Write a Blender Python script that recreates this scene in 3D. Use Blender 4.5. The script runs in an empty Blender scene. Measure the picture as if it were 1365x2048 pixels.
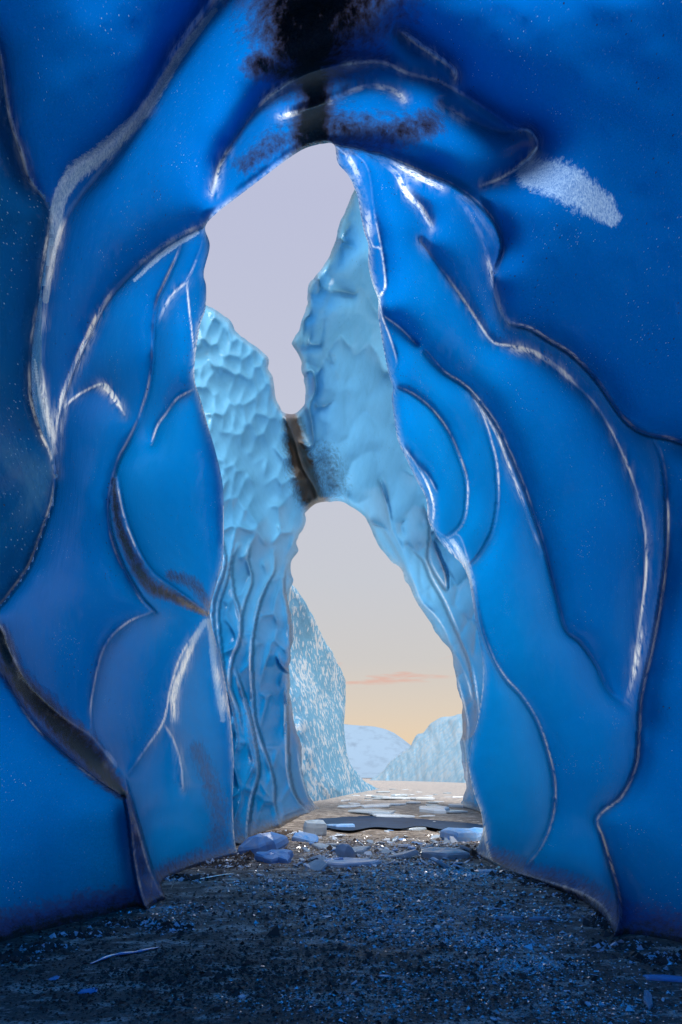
import bpy, math, random, heapq
import numpy as np
random.seed(7); rng = np.random.default_rng(7)
scn = bpy.context.scene
# ---------------------------------------------------------------- camera
F, CU, HV, CH = 1024.0, 682.5, 1555.0, 1.4       # focal px, centre column, horizon row, eye height
cam = bpy.data.cameras.new('camera'); camo = bpy.data.objects.new('camera', cam)
scn.collection.objects.link(camo); scn.camera = camo
cam.sensor_fit = 'VERTICAL'; cam.sensor_height = 36; cam.sensor_width = 24
cam.lens = F/2048*36; cam.shift_y = (HV-1024)/2048
cam.clip_start = 0.05; cam.clip_end = 20000
camo.location = (0, 0, CH); camo.rotation_euler = (math.radians(90), 0, 0)
# ---------------------------------------------------------------- sky, sun, exposure
SUN_EL, SUN_AZ = math.radians(60), math.radians(176)      # azimuth from +Y towards +X
w = bpy.data.worlds.new('World'); scn.world = w; w.use_nodes = True
nt = w.node_tree; N = nt.nodes; L = nt.links; N.clear()
out = N.new('ShaderNodeOutputWorld'); bg = N.new('ShaderNodeBackground'); L.new(bg.outputs[0], out.inputs[0])
sky = N.new('ShaderNodeTexSky'); sky.sky_type = 'NISHITA'; sky.sun_disc = False
sky.sun_elevation = SUN_EL; sky.sun_rotation = SUN_AZ; sky.dust_density = 2
tc = N.new('ShaderNodeTexCoord'); sx = N.new('ShaderNodeSeparateXYZ'); L.new(tc.outputs['Generated'], sx.inputs[0])
ramp = N.new('ShaderNodeValToRGB'); L.new(sx.outputs['Z'], ramp.inputs[0])
els = ramp.color_ramp.elements
els[0].position = 0.0; els[0].color = (0.82, 0.58, 0.36, 1)
els[1].position = 1.0; els[1].color = (0.55, 0.59, 0.74, 1)
for p, c in ((0.07, (0.78, 0.60, 0.41, 1)), (0.13, (0.70, 0.59, 0.47, 1)), (0.22, (0.60, 0.57, 0.54, 1)),
             (0.36, (0.56, 0.57, 0.61, 1)), (0.55, (0.54, 0.56, 0.66, 1)), (0.75, (0.49, 0.51, 0.67, 1))):
    e = els.new(p); e.color = c
sc_ = N.new('ShaderNodeVectorMath'); sc_.operation = 'SCALE'; sc_.inputs['Scale'].default_value = 0.10
L.new(sky.outputs[0], sc_.inputs[0])
mx = N.new('ShaderNodeMix'); mx.data_type = 'RGBA'; mx.inputs[0].default_value = 0.94
L.new(sc_.outputs[0], mx.inputs[6]); L.new(ramp.outputs[0], mx.inputs[7])
# small pink clouds low over the horizon, all round
mp = N.new('ShaderNodeMapping'); mp.inputs['Scale'].default_value = (5, 5, 34); mp.inputs['Location'].default_value = (-0.08, 0, 0.4)
L.new(tc.outputs['Generated'], mp.inputs[0])
nz = N.new('ShaderNodeTexNoise'); nz.inputs['Scale'].default_value = 1.0; nz.inputs['Detail'].default_value = 5
L.new(mp.outputs[0], nz.inputs[0])
cr = N.new('ShaderNodeMapRange'); cr.inputs[1].default_value = 0.60; cr.inputs[2].default_value = 0.70
L.new(nz.outputs[0], cr.inputs[0])
bnd = N.new('ShaderNodeValToRGB'); L.new(sx.outputs['Z'], bnd.inputs[0])
be = bnd.color_ramp.elements; be[0].position = 0.155; be[0].color = (0, 0, 0, 1); be[1].position = 0.26; be[1].color = (0, 0, 0, 1)
e = be.new(0.195); e.color = (1, 1, 1, 1)
mm = N.new('ShaderNodeMath'); mm.operation = 'MULTIPLY'; L.new(cr.outputs[0], mm.inputs[0]); L.new(bnd.outputs[0], mm.inputs[1])
mc = N.new('ShaderNodeMix'); mc.data_type = 'RGBA'; L.new(mm.outputs[0], mc.inputs[0]); L.new(mx.outputs[2], mc.inputs[6])
mc.inputs[7].default_value = (0.72, 0.36, 0.28, 1)
L.new(mc.outputs[2], bg.inputs[0]); bg.inputs[1].default_value = 0.82
sl = bpy.data.lights.new('sun', 'SUN'); slo = bpy.data.objects.new('sun', sl); scn.collection.objects.link(slo)
sl.energy = 5.0; sl.angle = math.radians(45); sl.color = (1, 0.975, 0.94)
slo.rotation_euler = (math.pi/2-SUN_EL, 0, math.pi-SUN_AZ)
scn.view_settings.view_transform = 'Standard'; scn.view_settings.look = 'None'
scn.view_settings.exposure = 0.4; scn.view_settings.gamma = 1
scn.render.engine = 'CYCLES'
cy = scn.cycles; cy.use_denoising = True; cy.max_bounces = 6; cy.diffuse_bounces = 3; cy.glossy_bounces = 3
cy.transmission_bounces = 4; cy.transparent_max_bounces = 8; cy.sample_clamp_indirect = 4; cy.caustics_reflective = False

# ---------------------------------------------------------------- materials
def nodes(name):
    m = bpy.data.materials.new(name); m.use_nodes = True
    t = m.node_tree; t.nodes.clear()
    o = t.nodes.new('ShaderNodeOutputMaterial')
    return m, t, t.nodes, t.links, o
def mixc(N, L, fac, a, b):
    n = N.new('ShaderNodeMix'); n.data_type = 'RGBA'
    for sock, v in ((n.inputs[0], fac), (n.inputs[6], a), (n.inputs[7], b)):
        if isinstance(v, (int, float, tuple)): sock.default_value = v if not isinstance(v, tuple) else v+(1,)
        else: L.new(v, sock)
    return n.outputs[2]
def mrange(N, L, v, a, b, c=0.0, d=1.0, smooth=False):
    n = N.new('ShaderNodeMapRange'); n.interpolation_type = 'SMOOTHSTEP' if smooth else 'LINEAR'
    L.new(v, n.inputs[0])
    for i, x in enumerate((a, b, c, d)): n.inputs[i+1].default_value = x
    return n.outputs[0]
def math_(N, L, op, a, b=None):
    n = N.new('ShaderNodeMath'); n.operation = op
    for s, v in zip(n.inputs, (a, b)):
        if v is None: continue
        if isinstance(v, (int, float)): s.default_value = v
        else: L.new(v, s)
    return n.outputs[0]
def noise(N, L, vec, scale, detail=4, rough=0.55):
    n = N.new('ShaderNodeTexNoise'); n.inputs['Scale'].default_value = scale
    n.inputs['Detail'].default_value = detail; n.inputs['Roughness'].default_value = rough
    L.new(vec, n.inputs[0]); return n.outputs[0]
def mapping(N, L, vec, scale):
    n = N.new('ShaderNodeMapping'); n.inputs['Scale'].default_value = scale; L.new(vec, n.inputs[0]); return n.outputs[0]

def ice_material(name, deep, pale, y0, y1, trans=0.62, bump=0.012, rough=(0.10, 0.30), gain=1.0, scl=1.0, dirtbase=0.35, spec=1.0, ior=1.45, axis='Y', scatter=True, bubbles=0.54):
    """Ice lit from outside through its thickness: translucent + diffuse body under a Fresnel gloss;
    deep to pale: ice thinning along Y, skylight painted on the top along Z."""
    m, t, N, L, o = nodes(name)
    geo = N.new('ShaderNodeNewGeometry'); pos = geo.outputs['Position']
    sp = N.new('ShaderNodeSeparateXYZ'); L.new(pos, sp.inputs[0])
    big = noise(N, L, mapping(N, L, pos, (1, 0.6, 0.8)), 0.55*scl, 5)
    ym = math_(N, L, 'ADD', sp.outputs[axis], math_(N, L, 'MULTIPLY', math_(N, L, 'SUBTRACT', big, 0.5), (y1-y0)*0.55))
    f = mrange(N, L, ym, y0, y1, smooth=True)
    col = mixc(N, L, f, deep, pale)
    # cloudy streaks and air bubbles frozen in layers
    lay = noise(N, L, mapping(N, L, pos, (0.6, 0.6, 2.6)), 1.7*scl, 6, 0.6)
    col = mixc(N, L, mrange(N, L, lay, 0.40, 0.75, 0, 0.16), col, tuple(0.45*a+0.25*b for a, b in zip(deep, pale)))
    fine = noise(N, L, pos, 46*scl, 3, 0.7)
    col = mixc(N, L, mrange(N, L, fine, 0.62, 0.80, 0, 0.30), col, (0.25, 0.45, 0.70))
    at = N.new('ShaderNodeAttribute'); at.attribute_name = 'frost'  # pale marks: sky glints painted into the ice colour
    frn = noise(N, L, mapping(N, L, pos, (3, 3, 1.2)), 9*scl, 6, 0.75)
    frost = mrange(N, L, math_(N, L, 'ADD', at.outputs['Fac'], math_(N, L, 'MULTIPLY', math_(N, L, 'SUBTRACT', frn, 0.5), 0.8)), 0.36, 0.52)  # frost: mask of the painted sky glints
    stk = noise(N, L, mapping(N, L, pos, (14, 14, 5)), 6*scl, 6, 0.8)
    frost = math_(N, L, 'MULTIPLY', frost, mrange(N, L, stk, 0.38, 0.62, 0.25, 1.0))
    frost = math_(N, L, 'MULTIPLY', frost, mrange(N, L, at.outputs['Fac'], 0.02, 0.2))
    ad = N.new('ShaderNodeAttribute'); ad.attribute_name = 'dirt'
    dn = noise(N, L, pos, 11*scl, 9, 0.78)
    base = mrange(N, L, sp.outputs['Z'], 0.0, dirtbase, 0.85, 0.0)
    dsum = math_(N, L, 'MAXIMUM', ad.outputs['Fac'], base)
    dirt = mrange(N, L, math_(N, L, 'ADD', dsum, math_(N, L, 'MULTIPLY', math_(N, L, 'SUBTRACT', dn, 0.5), 1.3)), 0.24, 0.85)
    dirt = math_(N, L, 'MULTIPLY', dirt, mrange(N, L, dsum, 0.02, 0.25))
    gr = noise(N, L, pos, 60*scl, 4, 0.8)
    dcol = mixc(N, L, gr, (0.012, 0.010, 0.009), (0.14, 0.10, 0.07))
    # scattered specks of grit in the ice
    vo = N.new('ShaderNodeTexVoronoi'); vo.inputs['Scale'].default_value = 16*scl; L.new(pos, vo.inputs[0])
    spk = math_(N, L, 'LESS_THAN', vo.outputs['Distance'], 0.10)
    spm = math_(N, L, 'GREATER_THAN', noise(N, L, pos, 1.1*scl, 2), 0.56)
    spk = math_(N, L, 'MULTIPLY', spk, spm)
    dirt = math_(N, L, 'MAXIMUM', dirt, math_(N, L, 'MULTIPLY', spk, 0.75))
    col = mixc(N, L, math_(N, L, 'MULTIPLY', frost, 0.68), col, (0.52, 0.76, 0.98))  # sky glints painted pale into the ice colour
    th = N.new('ShaderNodeAttribute'); th.attribute_name = 'thin'  # whitish ridge and rim lines: highlights painted into the colour
    tn = noise(N, L, mapping(N, L, pos, (3, 3, 1.0)), 6*scl, 5, 0.7)
    thin = math_(N, L, 'MULTIPLY', th.outputs['Fac'], mrange(N, L, tn, 0.36, 0.54, 0.05, 1.0))
    thin = math_(N, L, 'MINIMUM', thin, 1.0)
    col = mixc(N, L, thin, col, (0.86, 0.95, 1.0))
    vb = N.new('ShaderNodeTexVoronoi'); vb.inputs['Scale'].default_value = 30*scl; L.new(pos, vb.inputs[0])
    bub = math_(N, L, 'MULTIPLY', math_(N, L, 'LESS_THAN', vb.outputs['Distance'], 0.13), math_(N, L, 'GREATER_THAN', noise(N, L, pos, 1.7*scl, 3), bubbles))
    col = mixc(N, L, math_(N, L, 'MULTIPLY', bub, 0.55), col, (0.35, 0.55, 0.75))
    col = mixc(N, L, dirt, col, dcol)
    # bump
    b1 = noise(N, L, mapping(N, L, pos, (1.6, 1.6, 0.5)), 9*scl, 6, 0.6)
    b2 = noise(N, L, pos, 90*scl, 3, 0.7)
    bs = math_(N, L, 'ADD', b1, math_(N, L, 'MULTIPLY', b2, math_(N, L, 'ADD', 0.22, math_(N, L, 'MULTIPLY', dirt, 2.2))))
    bu = N.new('ShaderNodeBump'); bu.inputs['Strength'].default_value = 1.0; bu.inputs['Distance'].default_value = bump
    L.new(bs, bu.inputs['Height']); nor = bu.outputs[0]
    tr = N.new('ShaderNodeBsdfTranslucent'); L.new(col, tr.inputs[0])
    # light arriving through metres of ice is scattered smooth: it does not follow the small relief of the inner face
    ns = N.new('ShaderNodeAttribute'); ns.attribute_name = 'scatter_normal'
    vm = N.new('ShaderNodeVectorMath'); vm.operation = 'LENGTH'; L.new(ns.outputs['Vector'], vm.inputs[0])
    nm_ = N.new('ShaderNodeMix'); nm_.data_type = 'VECTOR'; L.new(math_(N, L, 'GREATER_THAN', vm.outputs['Value'], 0.5), nm_.inputs[0])
    L.new(nor, nm_.inputs[4]); L.new(ns.outputs['Vector'], nm_.inputs[5])
    if scatter: L.new(nm_.outputs[1], tr.inputs['Normal'])
    df = N.new('ShaderNodeBsdfDiffuse'); L.new(col, df.inputs[0]); L.new(nor, df.inputs['Normal'])
    m1 = N.new('ShaderNodeMixShader'); L.new(df.outputs[0], m1.inputs[1]); L.new(tr.outputs[0], m1.inputs[2])
    L.new(math_(N, L, 'MULTIPLY', math_(N, L, 'SUBTRACT', 1.0, dirt), math_(N, L, 'ADD', trans, math_(N, L, 'MULTIPLY', math_(N, L, 'MAXIMUM', thin, frost), 0.92-trans))), m1.inputs[0])
    gl = N.new('ShaderNodeBsdfGlossy'); L.new(nor, gl.inputs['Normal'])
    rn = mrange(N, L, noise(N, L, mapping(N, L, pos, (2, 2, 0.7)), 5*scl, 5), 0.35, 0.7, rough[0], rough[1])
    rn = math_(N, L, 'ADD', rn, math_(N, L, 'MULTIPLY', frost, 0.25))
    L.new(rn, gl.inputs['Roughness']); L.new(mixc(N, L, math_(N, L, 'MINIMUM', math_(N, L, 'ADD', thin, dirt), 1.0), (spec, spec, spec), (1.0, 1.0, 1.0)), gl.inputs[0])
    fr = N.new('ShaderNodeFresnel'); fr.inputs[0].default_value = ior; L.new(nor, fr.inputs['Normal'])
    ms = N.new('ShaderNodeMixShader'); L.new(fr.outputs[0], ms.inputs[0]); L.new(m1.outputs[0], ms.inputs[1]); L.new(gl.outputs[0], ms.inputs[2])
    L.new(ms.outputs[0], o.inputs[0])
    return m

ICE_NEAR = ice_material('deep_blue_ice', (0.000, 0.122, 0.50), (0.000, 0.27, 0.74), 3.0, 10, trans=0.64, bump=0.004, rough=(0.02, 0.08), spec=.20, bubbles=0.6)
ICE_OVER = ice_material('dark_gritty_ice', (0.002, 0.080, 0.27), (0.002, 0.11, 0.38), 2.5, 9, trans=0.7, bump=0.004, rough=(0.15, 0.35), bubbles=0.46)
ICE_MID = ice_material('pale_cyan_ice', (0.001, 0.24, 0.62), (0.20, 0.62, 1.0), 3.5, 11.5, trans=0.55, bump=0.006, scl=0.7, dirtbase=0.5, rough=(0.06, 0.2), ior=1.5, axis='Z', scatter=False, spec=.35)  # paler upward: light from the sky slot painted into the colour

# ---------------------------------------------------------------- helpers for objects
def link(o, parent=None):
    scn.collection.objects.link(o)
    if parent: o.parent = parent
    return o
def empty(name, loc=(0, 0, 0)):
    o = bpy.data.objects.new(name, None); o.location = loc; o.empty_display_size = 0.2; return link(o)
def tag(o, label=None, cat=None, group=None, kind=None):
    if label: o['label'] = label
    if cat: o['category'] = cat
    if group: o['group'] = group
    if kind: o['kind'] = kind
    return o
def mesh_np(name, V, Q, mat, parent=None, normals=None, attrs=None, smooth=True):
    """V (n,3) float, Q (m,4) or (m,3) int -> one mesh object; compacts unused verts"""
    Q = np.asarray(Q); used = np.unique(Q); rm = np.full(len(V), -1, np.int64); rm[used] = np.arange(len(used))
    Q = rm[Q]; V = np.asarray(V)[used]; k = Q.shape[1]
    off = np.array(parent.location) if parent is not None else 0
    V = V-off
    me = bpy.data.meshes.new(name)
    me.vertices.add(len(V)); me.vertices.foreach_set('co', V.astype(np.float32).ravel())
    me.loops.add(Q.size); me.loops.foreach_set('vertex_index', Q.astype(np.int32).ravel())
    me.polygons.add(len(Q)); me.polygons.foreach_set('loop_start', np.arange(0, Q.size, k, dtype=np.int32))
    me.update(calc_edges=True)
    me.polygons.foreach_set('use_smooth', np.full(len(Q), smooth))
    for an, av in (attrs or {}).items():
        if np.ndim(av) == 2:
            a = me.attributes.new(an, 'FLOAT_VECTOR', 'POINT'); a.data.foreach_set('vector', np.asarray(av)[used].astype(np.float32).ravel()); continue
        a = me.attributes.new(an, 'FLOAT', 'POINT'); a.data.foreach_set('value', np.asarray(av)[used].astype(np.float32))
    if normals is not None:
        me.normals_split_custom_set_from_vertices(np.asarray(normals)[used].astype(np.float32))
    me.materials.append(mat)
    return link(bpy.data.objects.new(name, me), parent)

# ---------------------------------------------------------------- relief engine
def spline(P, step):
    """Catmull-Rom through rows of P (first two columns give the spacing)"""
    P = np.asarray(P, float)
    if len(P) == 2:
        n = max(2, int(np.hypot(*(P[1]-P[0])[:2])/step)); t = np.linspace(0, 1, n)[:, None]; return P[0]*(1-t)+P[1]*t
    Q = np.vstack([2*P[0]-P[1], P, 2*P[-1]-P[-2]]); res = []
    for i in range(1, len(Q)-2):
        a, b, c, d = Q[i-1], Q[i], Q[i+1], Q[i+2]
        n = max(2, int(np.hypot(*(c-b)[:2])/step)+1); t = np.linspace(0, 1, n, endpoint=False)[:, None]
        res.append(0.5*((2*b)+(c-a)*t+(2*a-5*b+4*c-d)*t*t+(3*b-a-3*c+d)*t**3))
    res.append(P[-1:]); return np.vstack(res)
def gblur(A, s):
    if s <= 0: return A
    r = int(3*s+1); k = np.exp(-np.arange(-r, r+1)**2/(2*s*s)); k /= k.sum()
    B = np.pad(A, ((r, r), (0, 0)), 'edge'); A = sum(k[i]*B[i:i+A.shape[0]] for i in range(2*r+1))
    B = np.pad(A, ((0, 0), (r, r)), 'edge'); return sum(k[i]*B[:, i:i+A.shape[1]] for i in range(2*r+1))
def poisson(rhs, mu, its=(60, 60, 90, 160, 300)):
    """solve  lap(x) - mu x = rhs  (Neumann edges), coarse to fine"""
    pyr = [(rhs, mu)]
    for _ in range(4):
        r, m = pyr[-1]; h, w_ = (r.shape[0]//2)*2, (r.shape[1]//2)*2
        f = lambda a: (a[0:h:2, 0:w_:2]+a[1:h:2, 0:w_:2]+a[0:h:2, 1:w_:2]+a[1:h:2, 1:w_:2])
        pyr.append((f(r), f(m)))
    x = None
    for lev in range(4, -1, -1):
        r, m = pyr[lev]
        if x is None: x = np.zeros_like(r)
        else:
            y = np.repeat(np.repeat(x, 2, 0), 2, 1)
            y = np.pad(y, ((0, r.shape[0]-y.shape[0]), (0, r.shape[1]-y.shape[1])), 'edge'); x = y
        inv = 1/(4+m); P = np.pad(x, 1, 'edge'); om = 1.0
        for k in range(its[lev]):
            P[1:-1, 1:-1] = (P[:-2, 1:-1]+P[2:, 1:-1]+P[1:-1, :-2]+P[1:-1, 2:]-r)*inv
            P[0] = P[1]; P[-1] = P[-2]; P[:, 0] = P[:, 1]; P[:, -1] = P[:, -2]
        x = P[1:-1, 1:-1]
    return x
def inside(poly, X, Y):
    poly = np.asarray(poly); r = np.zeros(X.shape, bool); n = len(poly)
    lo, hi = poly[:, 1].min(), poly[:, 1].max()
    ys = Y[:, 0]
    for j, yy in enumerate(ys):
        if yy < lo or yy > hi: continue
        a, b = poly, np.roll(poly, -1, 0)
        c = ((a[:, 1] > yy) != (b[:, 1] > yy))
        xi = np.sort(a[c, 0]+(yy-a[c, 1])*(b[c, 0]-a[c, 0])/(b[c, 1]-a[c, 1]))
        r[j] = (np.searchsorted(xi, X[j]) % 2) == 1
    return r
def vnoise(shape, cell, seed, octs=3, aniso=(1, 1)):
    """smooth value noise on a grid, in [-1,1]"""
    g = np.random.default_rng(seed); out_ = np.zeros(shape); amp = 1; tot = 0
    for o_ in range(octs):
        cy_, cx_ = cell*aniso[1]/2**o_, cell*aniso[0]/2**o_
        ny, nx = int(shape[0]/cy_)+4, int(shape[1]/cx_)+4
        G = g.uniform(-1, 1, (ny, nx)); y = np.arange(shape[0])/cy_; x = np.arange(shape[1])/cx_
        iy, ix = y.astype(int), x.astype(int); fy, fx = (y-iy), (x-ix)
        fy = (fy*fy*(3-2*fy))[:, None]; fx = (fx*fx*(3-2*fx))[None]
        a = G[iy][:, ix]; b = G[iy][:, ix+1]; c = G[iy+1][:, ix]; d = G[iy+1][:, ix+1]
        out_ += amp*((a*(1-fx)+b*fx)*(1-fy)+(c*(1-fx)+d*fx)*fy); tot += amp; amp *= 0.5
    return out_/tot
class Relief:
    """An ice surface given by its distance along directions from the eye: ridges (cusps) with hollows worn between them."""
    def __init__(s, u0, u1, v0, v1, st):
        s.st = st; s.u = np.arange(u0, u1+st, st, dtype=float); s.v = np.arange(v0, v1+st, st, dtype=float)
        s.U, s.V = np.meshgrid(s.u, s.v); s.sh = s.U.shape
        s.mu = np.zeros(s.sh); s.div = np.zeros(s.sh); s.near = np.full(s.sh, 1e3); s.soft = np.zeros(s.sh); s.thin = np.zeros(s.sh)
    def ridge(s, pts, w_=1.0, step=None, far=None, soft=0.0, glint=1.0):
        P = spline(pts, s.st*0.5);
        st = s.st; R = 4
        i0 = max(0, int((P[:, 1].min()-s.v[0])/st)-R); i1 = min(s.sh[0], int((P[:, 1].max()-s.v[0])/st)+R+2)
        j0 = max(0, int((P[:, 0].min()-s.u[0])/st)-R); j1 = min(s.sh[1], int((P[:, 0].max()-s.u[0])/st)+R+2)
        if i1 <= i0 or j1 <= j0: return
        Dm = np.full((i1-i0, j1-j0), 1e3); Sg = np.zeros(Dm.shape); Tt = np.zeros(Dm.shape)
        T = np.gradient(P[:, :2], axis=0); T /= np.hypot(T[:, 0], T[:, 1])[:, None]+1e-9
        Nn = np.stack([-T[:, 1], T[:, 0]], 1)
        if far is not None:
            if (Nn@np.array(far, float)).mean() < 0: Nn = -Nn
        n = len(P); tt = np.linspace(0, 1, n)
        gx, gy = (P[:, 0]-s.u[0])/st, (P[:, 1]-s.v[0])/st
        for k in range(n):
            a, b = int(gy[k]), int(gx[k])
            ya, yb, xa, xb = max(a-R, i0), min(a+R+2, i1), max(b-R, j0), min(b+R+2, j1)
            if ya >= yb or xa >= xb: continue
            yy = np.arange(ya, yb)[:, None]-gy[k]; xx = np.arange(xa, xb)[None]-gx[k]
            d = np.sqrt(yy*yy+xx*xx); sub = (slice(ya-i0, yb-i0), slice(xa-j0, xb-j0))
            m = d < Dm[sub]
            Dm[sub][m] = d[m]; Sg[sub][m] = (xx*Nn[k, 0]+yy*Nn[k, 1])[m]; Tt[sub][m] = tt[k]
        env = np.clip(np.minimum(Tt, 1-Tt)*8, 0.15, 1)
        S = (slice(i0, i1), slice(j0, j1))
        s.mu[S] = np.maximum(s.mu[S], np.clip(1.5-Dm, 0, 1)*w_*env*6)
        s.near[S] = np.minimum(s.near[S], np.where(w_ > 0.3, Dm, 1e3))
        cw = glint*(w_ if w_ < .75 else 1)
        off = np.abs(Sg+2.5) if step else Dm            # on a stepped edge the painted highlight sits on the near lip
        s.thin[S] = np.maximum(s.thin[S], np.clip(1.0+soft*1.9-off, 0, 1)*(Dm < 4.2)*cw*env)
        if soft: s.soft[S] = np.maximum(s.soft[S], (Dm < 3)*soft)
        if step:
            if isinstance(step, tuple): amp = np.interp(Tt, np.linspace(0, 1, len(step)), np.log(step))
            else: amp = math.log(step)*np.clip(np.minimum(Tt, 1-Tt)*6, 0, 1)
            ok = Dm < 3.2; pos = Sg > 0.4
            # jump across links
            for ax in (0, 1):
                a = (slice(0, -1), slice(None)) if ax == 0 else (slice(None), slice(0, -1))
                b = (slice(1, None), slice(None)) if ax == 0 else (slice(None), slice(1, None))
                cr_ = ok[a] & ok[b] & (pos[a] != pos[b])
                g = np.where(cr_, np.where(pos[b], 1, -1)*0.5*(amp[a]+amp[b]), 0)
                dv = np.zeros(Dm.shape); dv[a] += g; dv[b] -= g
                s.div[S] += dv
    def solve(s, base, kbulge, reach_b=110, reach_s=130, e=14, sig=0.8):
        """base: log depth; bulge in log depth per pixel of width"""
        st = s.st
        phi = poisson(np.full(s.sh, -1.0), s.mu+(st/reach_b)**2)*st*st
        phi = np.maximum(phi, 0)
        s.phi = phi
        h = poisson(s.div, np.full(s.sh, (st/reach_s)**2))
        H = kbulge*(np.sqrt(8*phi+e*e)-e)+h
        H1 = gblur(H, sig)
        if s.soft.max() > 0:
            wS = np.clip(gblur(s.soft, 7)*2.2, 0, 1); H1 = H1*(1-wS)+gblur(H, 4.0)*wS
        s.logD = base+H1
        return s
def pts3(U, V, D):
    return np.stack([(U-CU)/F*D, D, CH+(HV-V)/F*D], -1)
def rbf(anchors, U, V, lam=1e-3, sc=400.0):
    A = np.asarray(anchors, float); X = A[:, :2]/sc; n = len(A)
    K = np.hypot(X[:, None, 0]-X[None, :, 0], X[:, None, 1]-X[None, :, 1])+lam*np.eye(n)
    M = np.zeros((n+1, n+1)); M[:n, :n] = K; M[:n, n] = 1; M[n, :n] = 1
    c = np.linalg.solve(M, np.append(A[:, 2], 0))
    res = np.full(U.shape, c[n])
    for i in range(n): res += c[i]*np.sqrt((U/sc-X[i, 0])**2+(V/sc-X[i, 1])**2+0.02)
    return res
def gnormals(P):
    du = np.gradient(P, axis=1); dv = np.gradient(P, axis=0)
    n = np.cross(du, dv); n /= np.linalg.norm(n, axis=-1, keepdims=True)+1e-12
    return n
def contact(v): return F*CH/(v-HV)
def stroke(R, pts, width, val=1.0):
    """soft painted mark along a curve, in the relief's own grid: width in px"""
    P = spline(pts, 6); out_ = np.zeros(R.sh)
    for p in P:
        wd = p[2] if len(p) > 2 else width
        i0, i1 = np.searchsorted(R.v, (p[1]-2.5*wd, p[1]+2.5*wd)); j0, j1 = np.searchsorted(R.u, (p[0]-2.5*wd, p[0]+2.5*wd))
        if i1 <= i0 or j1 <= j0: continue
        d2 = ((R.U[i0:i1, j0:j1]-p[0])**2+(R.V[i0:i1, j0:j1]-p[1])**2)/(wd*wd)
        out_[i0:i1, j0:j1] = np.maximum(out_[i0:i1, j0:j1], np.exp(-d2*1.2))
    return out_*val
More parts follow.
